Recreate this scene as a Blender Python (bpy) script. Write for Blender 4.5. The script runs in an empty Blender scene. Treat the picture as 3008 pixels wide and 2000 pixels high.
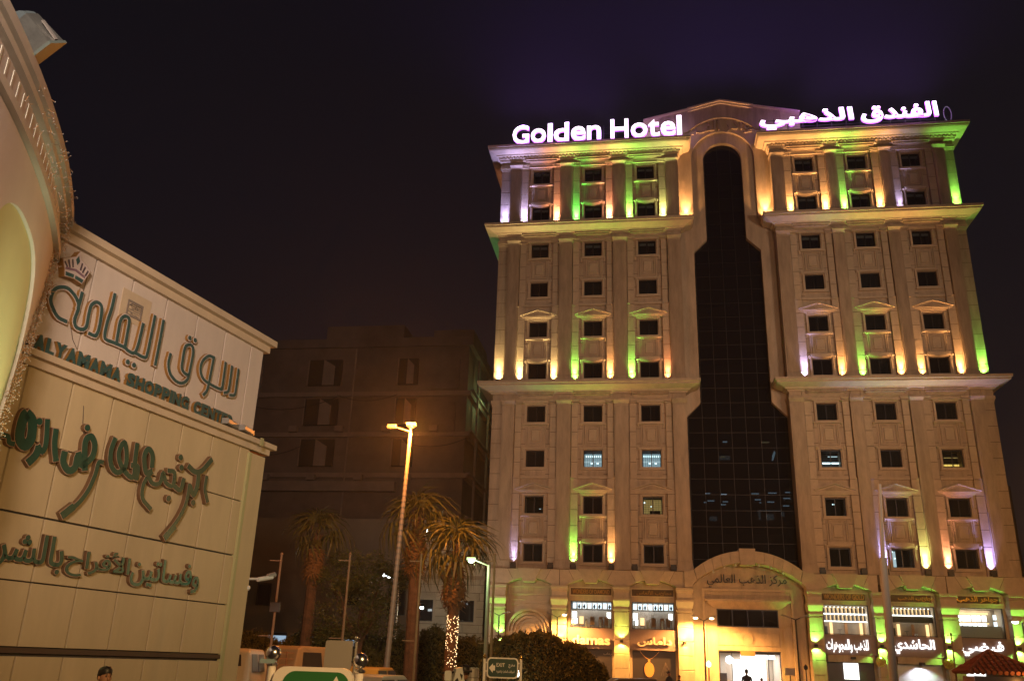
import bpy, bmesh, math, random, json
from mathutils import Vector, Matrix
random.seed(7)
PI = math.pi
rad = math.radians
scn = bpy.context.scene
COL = scn.collection

# ---------------------------------------------------------------- camera
YAW_H = -0.159086          # heading of the hotel front
YAW_M = 1.219665           # heading of the shopping centre wall
cam_d = bpy.data.cameras.new('camera')
cam = bpy.data.objects.new('camera', cam_d)
COL.objects.link(cam)
pitch, roll = 0.35194, 0.034786
fwd = Vector((0, math.cos(pitch), math.sin(pitch)))
up0 = Vector((0, -math.sin(pitch), math.cos(pitch)))
rt0 = Vector((1, 0, 0))
rt = rt0 * math.cos(roll) + up0 * math.sin(roll)
up = up0 * math.cos(roll) - rt0 * math.sin(roll)
cam.matrix_world = Matrix(((rt.x, up.x, -fwd.x, 0), (rt.y, up.y, -fwd.y, 0), (rt.z, up.z, -fwd.z, 1.8), (0, 0, 0, 1)))
cam_d.sensor_width = 36.0
cam_d.lens = 30.906
cam_d.clip_start = 0.1
cam_d.clip_end = 2000
scn.camera = cam

# ---------------------------------------------------------------- world, exposure
scn.view_settings.view_transform = 'Standard'
scn.view_settings.look = 'None'
scn.view_settings.gamma = 1.0
scn.view_settings.exposure = 0.35
scn.view_settings.use_curve_mapping = False
scn.render.engine = 'CYCLES'
scn.cycles.use_denoising = True
scn.cycles.max_bounces = 6
scn.cycles.diffuse_bounces = 2
scn.cycles.glossy_bounces = 3
scn.cycles.transparent_max_bounces = 8
scn.cycles.sample_clamp_indirect = 3.0
scn.cycles.caustics_reflective = False
scn.cycles.caustics_refractive = False
world = bpy.data.worlds.new('World')
scn.world = world
world.use_nodes = True
wn, wl = world.node_tree.nodes, world.node_tree.links
wn.clear()
w_out = wn.new('ShaderNodeOutputWorld')
w_bg = wn.new('ShaderNodeBackground')
w_tc = wn.new('ShaderNodeTexCoord')
w_sep = wn.new('ShaderNodeSeparateXYZ')
w_rmp = wn.new('ShaderNodeValToRGB')
wl.new(w_tc.outputs['Generated'], w_sep.inputs[0])
wl.new(w_sep.outputs['Z'], w_rmp.inputs[0])
w_rmp.color_ramp.elements[0].position = 0.0
w_rmp.color_ramp.elements[0].color = (0.019, 0.0100, 0.0095, 1)
w_rmp.color_ramp.elements[1].position = 0.75
w_rmp.color_ramp.elements[1].color = (0.0042, 0.0040, 0.0072, 1)
e = w_rmp.color_ramp.elements.new(0.22); e.color = (0.0115, 0.0088, 0.0110, 1)
e = w_rmp.color_ramp.elements.new(0.45); e.color = (0.0072, 0.0062, 0.0098, 1)
wl.new(w_rmp.outputs[0], w_bg.inputs['Color'])
w_bg.inputs['Strength'].default_value = 0.58
wl.new(w_bg.outputs[0], w_out.inputs[0])


def lamp(name, kind, loc, power, color, size=0.1, aim=None, cone=60, blend=0.7, parent=None):
    d = bpy.data.lights.new(name, kind)
    d.energy = power
    d.color = color
    if kind == 'AREA':
        d.shape = 'RECTANGLE' if isinstance(size, tuple) else 'SQUARE'
        if isinstance(size, tuple):
            d.size, d.size_y = size
        else:
            d.size = size
    else:
        d.shadow_soft_size = size
    if kind == 'SPOT':
        d.spot_size = rad(cone)
        d.spot_blend = blend
    o = bpy.data.objects.new(name, d)
    COL.objects.link(o)
    o.location = loc
    if aim is not None:
        o.rotation_euler = (Vector(aim) - Vector(loc)).to_track_quat('-Z', 'Y').to_euler()
    if parent:
        o.parent = parent
    return o


SODIUM = (1.0, 0.42, 0.10)
WARM = (1.0, 0.55, 0.22)
WHITE = (1.0, 0.86, 0.74)

# ---------------------------------------------------------------- materials
MATS = {}


def mat(name, col, rough=0.6, metal=0.0, noise=0.0, nscale=4.0, bump=0.0, bscale=40.0, emit=None, estr=0.0, col2=None,
        stretch=(1, 1, 1), spec=0.5, vary=0.0):
    m = bpy.data.materials.new(name)
    m.use_nodes = True
    nt = m.node_tree
    b = nt.nodes['Principled BSDF']
    b.inputs['Base Color'].default_value = (*col, 1)
    b.inputs['Roughness'].default_value = rough
    b.inputs['Metallic'].default_value = metal
    b.inputs['Specular IOR Level'].default_value = spec
    if noise or bump:
        tc = nt.nodes.new('ShaderNodeTexCoord')
        mp = nt.nodes.new('ShaderNodeMapping')
        mp.inputs['Scale'].default_value = stretch
        nt.links.new(tc.outputs['Object'], mp.inputs[0])
    if noise:
        n1 = nt.nodes.new('ShaderNodeTexNoise'); n1.inputs['Scale'].default_value = nscale
        n1.inputs['Detail'].default_value = 6; n1.inputs['Roughness'].default_value = 0.65
        nt.links.new(mp.outputs[0], n1.inputs[0])
        r = nt.nodes.new('ShaderNodeValToRGB')
        c2 = col2 if col2 else tuple(c * (1 - noise) for c in col)
        r.color_ramp.elements[0].position = 0.3
        r.color_ramp.elements[0].color = (*c2, 1)
        r.color_ramp.elements[1].position = 0.7
        r.color_ramp.elements[1].color = (*[min(1, c * (1 + noise * 0.5)) for c in col], 1)
        nt.links.new(n1.outputs[0], r.inputs[0])
        if vary:
            oi = nt.nodes.new('ShaderNodeObjectInfo'); mr = nt.nodes.new('ShaderNodeMapRange')
            mr.inputs['To Min'].default_value = 1 - vary; mr.inputs['To Max'].default_value = 1 + vary
            nt.links.new(oi.outputs['Random'], mr.inputs['Value'])
            hs = nt.nodes.new('ShaderNodeHueSaturation')
            nt.links.new(mr.outputs[0], hs.inputs['Value']); nt.links.new(r.outputs[0], hs.inputs['Color'])
            nt.links.new(hs.outputs[0], b.inputs['Base Color'])
        else:
            nt.links.new(r.outputs[0], b.inputs['Base Color'])
    if bump:
        n2 = nt.nodes.new('ShaderNodeTexNoise'); n2.inputs['Scale'].default_value = bscale
        n2.inputs['Detail'].default_value = 4
        nt.links.new(mp.outputs[0], n2.inputs[0])
        bp = nt.nodes.new('ShaderNodeBump'); bp.inputs['Strength'].default_value = bump
        bp.inputs['Distance'].default_value = 0.02
        nt.links.new(n2.outputs[0], bp.inputs['Height'])
        nt.links.new(bp.outputs[0], b.inputs['Normal'])
    if emit:
        b.inputs['Emission Color'].default_value = (*emit, 1)
        b.inputs['Emission Strength'].default_value = estr
    MATS[name] = m
    return m


def glass_mat(name, tint, mix, rough=0.03):
    """dark pane: part mirror-like dark surface, part see-through"""
    m = mat(name, tint, rough=rough, spec=0.6)
    nt = m.node_tree
    out = nt.nodes['Material Output']; b = nt.nodes['Principled BSDF']
    t = nt.nodes.new('ShaderNodeBsdfTransparent'); t.inputs[0].default_value = (0.85, 0.92, 0.95, 1)
    x = nt.nodes.new('ShaderNodeMixShader'); x.inputs[0].default_value = mix
    nt.links.new(b.outputs[0], x.inputs[1]); nt.links.new(t.outputs[0], x.inputs[2])
    nt.links.new(x.outputs[0], out.inputs[0])
    return m


STONE = mat('travertine', (0.47, 0.375, 0.28), 0.75, noise=0.30, nscale=1.6, bump=0.35, bscale=18, stretch=(1.4, 1, 0.3), vary=0.07)
STONE2 = mat('travertine_dark', (0.40, 0.31, 0.225), 0.8, noise=0.32, nscale=2.0, bump=0.4, bscale=20, stretch=(1.4, 1, 0.25), vary=0.06)
STONE3 = mat('travertine_pale', (0.52, 0.42, 0.31), 0.7, noise=0.16, nscale=2.4, bump=0.25, bscale=25, vary=0.07)
JOINT = mat('stone_joint', (0.12, 0.09, 0.065), 0.9)
DGLASS = glass_mat('dark_glass', (0.012, 0.012, 0.016), 0.10)
CGLASS = glass_mat('curtain_glass', (0.010, 0.010, 0.015), 0.22)
CLEAR = glass_mat('clear_glass', (0.02, 0.02, 0.02), 0.88)
MGLASS = glass_mat('grey_glass', (0.015, 0.015, 0.02), 0.6)
FRAME = mat('dark_frame', (0.03, 0.03, 0.035), 0.4, 0.6)
ALU = mat('aluminium', (0.12, 0.11, 0.11), 0.45, 0.5)
MULL = mat('mullion', (0.035, 0.028, 0.026), 0.5, 0.3)
DARK = mat('dark_interior', (0.02, 0.02, 0.022), 0.9)
BLIND = mat('roller_blind', (0.8, 0.8, 0.77), 0.8)
BLACKM = mat('black_metal', (0.02, 0.02, 0.02), 0.45, 0.3)
SIGNW = mat('sign_white', (0.8, 0.78, 0.8), 0.4, emit=(1.0, 0.78, 1.0), estr=2.0)
SIGNSIDE = mat('sign_violet_side', (0.5, 0.3, 0.6), 0.4, emit=(0.60, 0.13, 1.0), estr=3.0)
SHOPW = mat('shop_letter_white', (0.8, 0.8, 0.8), 0.4, emit=(1.0, 0.97, 0.95), estr=1.6)
GOLD = mat('gold', (0.65, 0.42, 0.12), 0.25, 0.9)
BRONZE = mat('worn_gold', (0.30, 0.17, 0.05), 0.45, 0.7)
GOLDR = mat('gold_brown_return', (0.34, 0.17, 0.045), 0.45, 0.3)
TEAL = mat('teal_face', (0.05, 0.105, 0.10), 0.35, noise=0.15, nscale=6)
GREENF = mat('green_face', (0.014, 0.075, 0.052), 0.35, noise=0.2, nscale=5)
PALEB = mat('pale_border', (0.62, 0.50, 0.47), 0.5)
BROWNB = mat('brown_border', (0.42, 0.26, 0.18), 0.45)
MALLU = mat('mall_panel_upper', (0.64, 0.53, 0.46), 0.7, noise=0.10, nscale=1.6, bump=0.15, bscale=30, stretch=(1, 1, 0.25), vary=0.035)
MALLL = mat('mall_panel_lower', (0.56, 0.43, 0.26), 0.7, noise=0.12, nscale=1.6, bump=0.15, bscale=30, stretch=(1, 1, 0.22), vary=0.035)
MALLM = mat('mall_moulding', (0.60, 0.46, 0.32), 0.65, noise=0.1, nscale=2, bump=0.15, bscale=40)
MALLJ = mat('mall_joint', (0.08, 0.07, 0.068), 0.6, 0.2)
MALLD = mat('mall_dark_band', (0.08, 0.045, 0.03), 0.6)
GREENT = mat('mall_green_strip', (0.42, 0.39, 0.20), 0.6)
DRUM = mat('drum_plaster', (0.66, 0.61, 0.58), 0.8, noise=0.08, nscale=0.9, bump=0.2, bscale=18)
DRUMM = mat('drum_moulding', (0.64, 0.59, 0.51), 0.75, noise=0.1, nscale=2)
NICHE = mat('niche_plaster', (0.62, 0.64, 0.36), 0.8, noise=0.05, nscale=1.5, bump=0.1)
SLOTM = mat('slot_infill', (0.66, 0.63, 0.55), 0.6)
ASPH = mat('asphalt', (0.05, 0.048, 0.045), 0.8, noise=0.3, nscale=3, bump=0.6, bscale=60)
PAVE = mat('paving', (0.25, 0.20, 0.15), 0.8, noise=0.2, nscale=2, bump=0.3)
KERBY = mat('kerb_yellow', (0.65, 0.42, 0.04), 0.7, noise=0.2)
KERBB = mat('kerb_black', (0.03, 0.03, 0.03), 0.7)
CONC = mat('bare_concrete', (0.16, 0.125, 0.11), 0.9, noise=0.3, nscale=0.5, bump=0.4, bscale=10)
CONCL = mat('bare_concrete_light', (0.25, 0.20, 0.17), 0.9, noise=0.25, nscale=0.7, bump=0.4, bscale=10)
CREAM = mat('cream_stone', (0.50, 0.44, 0.33), 0.8, noise=0.15, nscale=1.4, bump=0.3, bscale=12, vary=0.07)
LEAF1 = mat('leaf', (0.10, 0.115, 0.03), 0.55, noise=0.5, nscale=1.5)
LEAF2 = mat('hedge_leaf', (0.15, 0.135, 0.030), 0.6, noise=0.5, nscale=2.5)
LEAFP = mat('palm_leaf', (0.085, 0.088, 0.020), 0.5, noise=0.4, nscale=3)
LEAFD = mat('dead_palm_leaf', (0.22, 0.12, 0.045), 0.8, noise=0.4, nscale=4)
BARK = mat('bark', (0.13, 0.08, 0.05), 0.95, noise=0.4, nscale=6, bump=0.8, bscale=15)
POLEW = mat('pole_paint', (0.30, 0.27, 0.23), 0.55, 0.1, noise=0.12)
POLER = mat('pole_rusty', (0.30, 0.17, 0.10), 0.7, 0.2, noise=0.3)
CHROME = mat('chrome', (0.75, 0.73, 0.70), 0.22, 1.0)
SIGNG = mat('sign_green', (0.03, 0.14, 0.045), 0.35)
SIGNDG = mat('sign_dark_green', (0.022, 0.05, 0.038), 0.35)
SIGNWH = mat('sign_white_paint', (0.72, 0.66, 0.62), 0.45)
SIGNGR = mat('sign_grey_metal', (0.30, 0.27, 0.25), 0.5, 0.2)
TILE = mat('roof_tile', (0.32, 0.09, 0.035), 0.7, noise=0.35, nscale=5)
WHITEM = mat('white_metal', (0.6, 0.6, 0.58), 0.5)
HAIR = mat('black_hair', (0.012, 0.010, 0.010), 0.5)
SKIN = mat('skin', (0.34, 0.17, 0.10), 0.6)
CLOTHD = mat('dark_cloth', (0.035, 0.04, 0.06), 0.85)
CLOTHW = mat('white_cloth', (0.7, 0.7, 0.68), 0.85)
CLOTHO = mat('orange_cloth', (0.55, 0.20, 0.08), 0.85)
SHOPPANEL = mat('shop_panel', (0.24, 0.175, 0.165), 0.5, noise=0.05)
SHOPDARK = mat('shop_dark_panel', (0.045, 0.038, 0.04), 0.35)
SHOPWALL = mat('shop_wall', (0.62, 0.52, 0.40), 0.7)
SHOPWOOD = mat('shop_wood', (0.42, 0.20, 0.08), 0.5)
PLAQUE = mat('bronze_plaque', (0.08, 0.045, 0.018), 0.55, 0.3, noise=0.3, nscale=8)
SHUT = mat('roller_shutter', (0.55, 0.55, 0.58), 0.45, 0.2)


def emat(name, col, s):
    return mat(name, (0.02, 0.02, 0.02), 0.5, emit=col, estr=s)


E_SOD = emat('sodium_lens', (1.0, 0.27, 0.04), 2.8)
E_WARMW = emat('warm_lens', (1.0, 0.74, 0.36), 6)
E_GRN = emat('mercury_lens', (0.80, 1.0, 0.66), 6)
E_WHT = emat('white_lens', (0.9, 1.0, 1.0), 8)
E_OFFICE = emat('office_tube', (0.62, 0.85, 1.0), 1.6)
E_ROOMW = emat('lit_curtain', (0.55, 0.72, 0.75), 0.55)
E_ROOMWS = emat('lit_ceiling', (0.8, 1.0, 1.0), 2.6)
E_ROOMY = emat('lit_yellow', (0.9, 0.55, 0.16), 0.35)
E_SHOP = emat('shop_light', (1.0, 0.93, 0.85), 5)
E_SHOPC = emat('showcase_light', (0.80, 0.92, 1.0), 2.2)
E_SHOPO = emat('amber_showcase', (1.0, 0.55, 0.22), 2.4)
E_FAIRY = emat('fairy_bulb', (1.0, 0.62, 0.28), 5)
E_BLUE = emat('low_blue_light', (0.45, 0.62, 0.8), 0.55)
E_TAIL = emat('tail_reflector', (1.0, 0.25, 0.05), 0.5)
E_LB = emat('lightbox', (1.0, 0.98, 0.92), 2.0)


# ---------------------------------------------------------------- mesh builder
class MB:
    def __init__(s):
        s.v, s.f, s.m = [], [], []

    def add(s, vs, fs, mi=0):
        n = len(s.v)
        s.v += [tuple(p) for p in vs]
        s.f += [tuple(i + n for i in q) for q in fs]
        s.m += [mi] * len(fs)
        return s

    def box(s, x0, x1, y0, y1, z0, z1, mi=0):
        if x0 > x1: x0, x1 = x1, x0
        if y0 > y1: y0, y1 = y1, y0
        if z0 > z1: z0, z1 = z1, z0
        return s.add([(x0, y0, z0), (x1, y0, z0), (x1, y1, z0), (x0, y1, z0), (x0, y0, z1), (x1, y0, z1), (x1, y1, z1), (x0, y1, z1)],
                     [(0, 3, 2, 1), (4, 5, 6, 7), (0, 1, 5, 4), (1, 2, 6, 5), (2, 3, 7, 6), (3, 0, 4, 7)], mi)

    def prism(s, poly, y0, y1, mi=0):
        """poly in (x, z), extruded from y0 to y1"""
        n = len(poly)
        vs = [(x, y0, z) for x, z in poly] + [(x, y1, z) for x, z in poly]
        fs = [tuple(range(n)), tuple(range(2 * n - 1, n - 1, -1))] + [(i, (i + 1) % n, n + (i + 1) % n, n + i) for i in range(n)]
        return s.add(vs, fs, mi)

    def tube(s, a, b, r0, r1=None, n=8, mi=0, caps=True):
        r1 = r0 if r1 is None else r1
        a, b = Vector(a), Vector(b)
        d = (b - a)
        if d.length < 1e-6: return s
        d.normalize()
        p = d.orthogonal().normalized()
        q = d.cross(p)
        vs = []
        for c, r in ((a, r0), (b, r1)):
            for i in range(n):
                t = 2 * PI * i / n
                vs.append(c + (p * math.cos(t) + q * math.sin(t)) * r)
        fs = [(i, (i + 1) % n, n + (i + 1) % n, n + i) for i in range(n)]
        if caps: fs += [tuple(range(n - 1, -1, -1)), tuple(range(n, 2 * n))]
        return s.add(vs, fs, mi)

    def lathe(s, prof, c=(0, 0, 0), n=16, mi=0):
        """prof: (r, z) bottom to top"""
        vs = []
        for r, z in prof:
            for i in range(n):
                t = 2 * PI * i / n
                vs.append((c[0] + r * math.cos(t), c[1] + r * math.sin(t), c[2] + z))
        fs = []
        for k in range(len(prof) - 1):
            for i in range(n):
                j = (i + 1) % n
                fs.append((k * n + i, k * n + j, (k + 1) * n + j, (k + 1) * n + i))
        fs.append(tuple(range(n - 1, -1, -1)))
        fs.append(tuple((len(prof) - 1) * n + i for i in range(n)))
        return s.add(vs, fs, mi)

    def ball(s, c, r, n=12, mi=0, sz=1.0):
        k = max(4, n // 2)
        return s.lathe([(max(1e-3, r * math.sin(PI * i / k)), -r * sz * math.cos(PI * i / k)) for i in range(k + 1)], c, n, mi)

    def bevelbox(s, x0, x1, y0, y1, z0, z1, b, mi=0):
        """box whose front (y0) edges are chamfered"""
        return s.add([(x0 + b, y0, z0 + b), (x1 - b, y0, z0 + b), (x1 - b, y0, z1 - b), (x0 + b, y0, z1 - b),
                      (x0, y0 + b, z0), (x1, y0 + b, z0), (x1, y0 + b, z1), (x0, y0 + b, z1),
                      (x0, y1, z0), (x1, y1, z0), (x1, y1, z1), (x0, y1, z1)],
                     [(0, 1, 2, 3), (4, 5, 1, 0), (5, 6, 2, 1), (6, 7, 3, 2), (7, 4, 0, 3),
                      (8, 9, 5, 4), (9, 10, 6, 5), (10, 11, 7, 6), (11, 8, 4, 7), (11, 10, 9, 8)], mi)

    def ringframe(s, x0, x1, z0, z1, w, y0, y1, mi=0):
        s.box(x0, x0 + w, y0, y1, z0, z1, mi)
        s.box(x1 - w, x1, y0, y1, z0, z1, mi)
        s.box(x0 + w, x1 - w, y0, y1, z0, z0 + w, mi)
        s.box(x0 + w, x1 - w, y0, y1, z1 - w, z1, mi)
        return s

    def mesh(s, name, mats, smooth=False, fix=True):
        me = bpy.data.meshes.new(name)
        me.from_pydata(s.v, [], s.f)
        for m in (mats if isinstance(mats, (list, tuple)) else [mats]):
            me.materials.append(m)
        if any(s.m):
            me.polygons.foreach_set('material_index', s.m)
        if fix:
            bm = bmesh.new(); bm.from_mesh(me)
            bmesh.ops.recalc_face_normals(bm, faces=bm.faces)
            bm.to_mesh(me); bm.free()
        if smooth:
            me.polygons.foreach_set('use_smooth', [True] * len(me.polygons))
        me.update()
        return me


def obj(name, me, parent=None, loc=None, rot=None, label=None, kind=None, cat=None, group=None, mats=None, smooth=False, fix=True):
    if isinstance(me, MB):
        me = me.mesh(name, mats, smooth, fix)
    o = bpy.data.objects.new(name, me)
    COL.objects.link(o)
    if parent: o.parent = parent
    if loc is not None: o.location = loc
    if rot is not None: o.rotation_euler = rot
    return tag(o, label, cat, group, kind)


def tag(o, label=None, cat=None, group=None, kind=None):
    if label: o['label'] = label
    if cat: o['category'] = cat
    if group: o['group'] = group
    if kind: o['kind'] = kind
    return o


def thing(name, label, cat, loc=(0, 0, 0), rz=0, group=None):
    o = bpy.data.objects.new(name, None)
    COL.objects.link(o)
    o.location = loc
    o.rotation_euler = (0, 0, rz)
    return tag(o, label, cat, group)


# ---------------------------------------------------------------- lettering
AR = {'ا': 'FE8D FE8E', 'أ': 'FE83 FE84', 'ب': 'FE8F FE90 FE91 FE92', 'ت': 'FE95 FE96 FE97 FE98', 'ث': 'FE99 FE9A FE9B FE9C', 'ة': 'FE93 FE94',
      'ج': 'FE9D FE9E FE9F FEA0', 'ح': 'FEA1 FEA2 FEA3 FEA4', 'خ': 'FEA5 FEA6 FEA7 FEA8', 'د': 'FEA9 FEAA', 'ذ': 'FEAB FEAC', 'ر': 'FEAD FEAE',
      'ز': 'FEAF FEB0', 'س': 'FEB1 FEB2 FEB3 FEB4', 'ش': 'FEB5 FEB6 FEB7 FEB8', 'ض': 'FEBD FEBE FEBF FEC0', 'ع': 'FEC9 FECA FECB FECC',
      'ف': 'FED1 FED2 FED3 FED4', 'ق': 'FED5 FED6 FED7 FED8', 'ك': 'FED9 FEDA FEDB FEDC', 'ل': 'FEDD FEDE FEDF FEE0', 'م': 'FEE1 FEE2 FEE3 FEE4',
      'ن': 'FEE5 FEE6 FEE7 FEE8', 'ه': 'FEE9 FEEA FEEB FEEC', 'و': 'FEED FEEE', 'ي': 'FEF1 FEF2 FEF3 FEF4'}


def shape(txt):
    """join Arabic letters into their contextual forms, in visual order"""
    out = []
    i, joined = 0, False
    while i < len(txt):
        c = txt[i]
        if c == 'ل' and i + 1 < len(txt) and txt[i + 1] in 'اأ':
            base = 0xFEFB if txt[i + 1] == 'ا' else 0xFEF7
            out.append(chr(base + (1 if joined else 0))); joined = False; i += 2; continue
        if c in AR:
            f = [int(x, 16) for x in AR[c].split()]
            nxt = i + 1 < len(txt) and txt[i + 1] in AR
            if len(f) == 2: out.append(chr(f[1] if joined else f[0])); joined = False
            else:
                k = (3 if nxt else 1) if joined else (2 if nxt else 0)
                out.append(chr(f[k])); joined = nxt
        else:
            out.append(c); joined = False
        i += 1
    return ''.join(reversed(out))


def text_mesh(txt, w, h, depth, mats, bold=0.0, bold_y=None, center=True, space=1.0, shear=0.0):
    """text as a mesh in the x-z plane facing -y, fitted to w by h; material 0 on the faces, 1 on the returns"""
    c = bpy.data.curves.new('t', 'FONT')
    c.body = txt
    c.extrude = 0.05
    c.offset = bold
    c.resolution_u = 3
    c.space_character = space
    c.shear = shear
    o = bpy.data.objects.new('t', c)
    COL.objects.link(o)
    dg = bpy.context.evaluated_depsgraph_get()
    dg.update()
    me = bpy.data.meshes.new_from_object(o.evaluated_get(dg))
    bpy.data.objects.remove(o)
    xs = [v.co.x for v in me.vertices]; ys = [v.co.y for v in me.vertices]
    x0, x1, y0, y1 = min(xs), max(xs), min(ys), max(ys)
    sx = w / (x1 - x0); sy = h / (y1 - y0) if h else sx
    fl = [1 if abs(p.normal.z) < 0.5 else 0 for p in me.polygons]
    for v in me.vertices:
        x, y, z = v.co
        v.co = ((x - x0) * sx - (w / 2 if center else 0), -(z + 0.05) / 0.1 * depth, (y - y0) * sy)
    me.materials.clear()
    for m in mats: me.materials.append(m)
    if len(mats) > 1: me.polygons.foreach_set('material_index', fl)
    me.update()
    return me


def catmull(p, k=4):
    if len(p) < 3: return [Vector(a) for a in p]
    q = [Vector(p[0]) * 2 - Vector(p[1])] + [Vector(a) for a in p] + [Vector(p[-1]) * 2 - Vector(p[-2])]
    out = []
    for i in range(1, len(q) - 2):
        for j in range(k):
            t = j / k
            a, b, c, d = q[i - 1], q[i], q[i + 1], q[i + 2]
            out.append(0.5 * ((2 * b) + (c - a) * t + (2 * a - 5 * b + 4 * c - d) * t * t + (3 * b - a - 3 * c + d) * t ** 3))
    out.append(q[-2])
    return out


def ribbon(mb, pts, w, y0, y1, mi_side=1, mi_face=0, ext=0.0):
    """a stroke of width w in the x-z plane between y0 (front) and y1 (back)"""
    P = catmull(pts)
    if ext:
        P[0] = P[0] + (P[0] - P[1]).normalized() * ext
        P[-1] = P[-1] + (P[-1] - P[-2]).normalized() * ext
    n = len(P)
    L, R = [], []
    for i in range(n):
        d = (P[min(n - 1, i + 1)] - P[max(0, i - 1)])
        if d.length < 1e-9: d = Vector((1, 0))
        d.normalize()
        nn = Vector((-d.y, d.x)) * w / 2
        L.append(P[i] + nn); R.append(P[i] - nn)
    vs = []
    for i in range(n):
        vs += [(L[i].x, y0, L[i].y), (R[i].x, y0, R[i].y), (L[i].x, y1, L[i].y), (R[i].x, y1, R[i].y)]
    ff, fs = [], []
    for i in range(n - 1):
        a, b = 4 * i, 4 * i + 4
        ff.append((a, a + 1, b + 1, b))
        fs += [(a, b, b + 2, a + 2), (a + 1, a + 3, b + 3, b + 1), (a + 2, b + 2, b + 3, a + 3)]
    fs += [(0, 2, 3, 1), (4 * n - 4, 4 * n - 3, 4 * n - 1, 4 * n - 2)]
    k = len(mb.v)
    mb.v += vs
    mb.f += [tuple(i + k for i in q) for q in ff + fs]
    mb.m += [mi_face] * len(ff) + [mi_side] * len(fs)


def disc(mb, c, r, y0, y1, mi_side=1, mi_face=0, n=18):
    k = len(mb.v)
    for y in (y0, y1):
        for i in range(n):
            t = 2 * PI * i / n
            mb.v.append((c[0] + r * math.cos(t), y, c[1] + r * math.sin(t)))
    mb.f.append(tuple(k + i for i in range(n))); mb.m.append(mi_face)
    for i in range(n):
        j = (i + 1) % n
        mb.f.append((k + i, k + j, k + n + j, k + n + i)); mb.m.append(mi_side)


# ================================================================ GROUND
g = MB().add([(-900, -300, 0), (900, -300, 0), (900, 1500, 0), (-900, 1500, 0)], [(0, 1, 2, 3)])
obj('ground', g, mats=ASPH, kind='structure', fix=False)
# pavement in front of the hotel and along the hedge
rzh = YAW_H
HO = Vector((-math.sin(YAW_H) * 58, math.cos(YAW_H) * 58, 0))   # foot of the hotel front plane


def hw(u, d, z):
    """hotel-frame point to world"""
    return HO + Vector((math.cos(YAW_H) * u + math.sin(YAW_H) * d, math.sin(YAW_H) * u - math.cos(YAW_H) * d, z))


pv = MB().box(-16, 34, -7, 16, 0.004, 0.13)
obj('pavement', pv, loc=HO, rot=(0, 0, YAW_H), mats=PAVE, kind='structure')

# ================================================================ HOTEL
hotel = thing('hotel_building', 'ten storey beige stone hotel with two pilastered wings, coloured uplighting and a dark glass centre', 'building', HO, YAW_H)


def hp(name, mb, m=None, label=None, parent=None, kind=None, smooth=False, **k):
    return obj(name, mb, parent=parent or hotel, mats=m or STONE, label=label, kind=kind, smooth=smooth, **k)


SEC = [(7.62, 20.10, 18.98), (20.10, 32.34, 31.30), (32.34, 38.98, 37.72)]      # floor, cornice top, frieze foot
LW = dict(x0=-10.56, x1=2.73, bays=[-7.50, -3.58, 0.33], pier=[(-9.84, -8.97), (-6.03, -5.07), (-2.11, -1.14), (1.80, 2.73)], strip=(-10.56, -9.84))
RW = dict(x0=9.42, x1=22.12, bays=[11.80, 15.50, 19.22], pier=[(9.42, 10.32), (13.26, 14.03), (16.97, 17.75), (20.68, 21.46)], strip=(21.46, 22.12))
ZW = [8.10 + 3.115 * k for k in range(10)]
WH, WHW = 1.16, 0.635
LIT = {}   # (wing, bay, row): kind


def sweep_cornice(path, prof):
    """prof: (out, z) swept round an open path of (x, y) corners, mitred; outward = left of travel"""
    n = len(path)
    dirs = [(Vector(path[i + 1]) - Vector(path[i])).normalized() for i in range(n - 1)]
    mb = MB()
    rows = []
    for i in range(n):
        if i == 0: nn = Vector((dirs[0].y, -dirs[0].x)); sc = 1
        elif i == n - 1: nn = Vector((dirs[-1].y, -dirs[-1].x)); sc = 1
        else:
            a = Vector((dirs[i - 1].y, -dirs[i - 1].x)); b = Vector((dirs[i].y, -dirs[i].x))
            nn = (a + b).normalized(); sc = 1 / max(0.3, nn.dot(a))
        rows.append([(path[i][0] + nn.x * o * sc, path[i][1] + nn.y * o * sc, z) for o, z in prof])
    m = len(prof)
    for r in rows: mb.v += r
    for i in range(n - 1):
        for k in range(m - 1):
            mb.f.append((i * m + k, i * m + k + 1, (i + 1) * m + k + 1, (i + 1) * m + k)); mb.m.append(0)
    mb.f.append(tuple(range(m))); mb.m.append(0)
    mb.f.append(tuple((n - 1) * m + k for k in range(m - 1, -1, -1))); mb.m.append(0)
    return mb


def stacked(mb, x0, x1, y0, y1, z0, z1, step=1.04, off=0.0, gap=0.034):
    """a shaft laid up in stone blocks with recessed joints between them"""
    mb.box(x0 + 0.012, x1 - 0.012, y0 + 0.018, y1, z0, z1, 1)
    z = z0
    h = step * (1 - off) if off else step
    while z < z1 - 0.02:
        zt = min(z1, z + h)
        mb.box(x0, x1, y0, y1 - 0.002, z + gap / 2, zt - gap / 2)
        z = zt; h = step


def window_mesh():
    f = MB()
    f.ringframe(-WHW, WHW, 0, WH, 0.06, -0.03, 0.06)
    f.box(-0.03, 0.03, -0.025, 0.055, 0.06, WH - 0.06)
    return f.mesh('window', FRAME)


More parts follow.
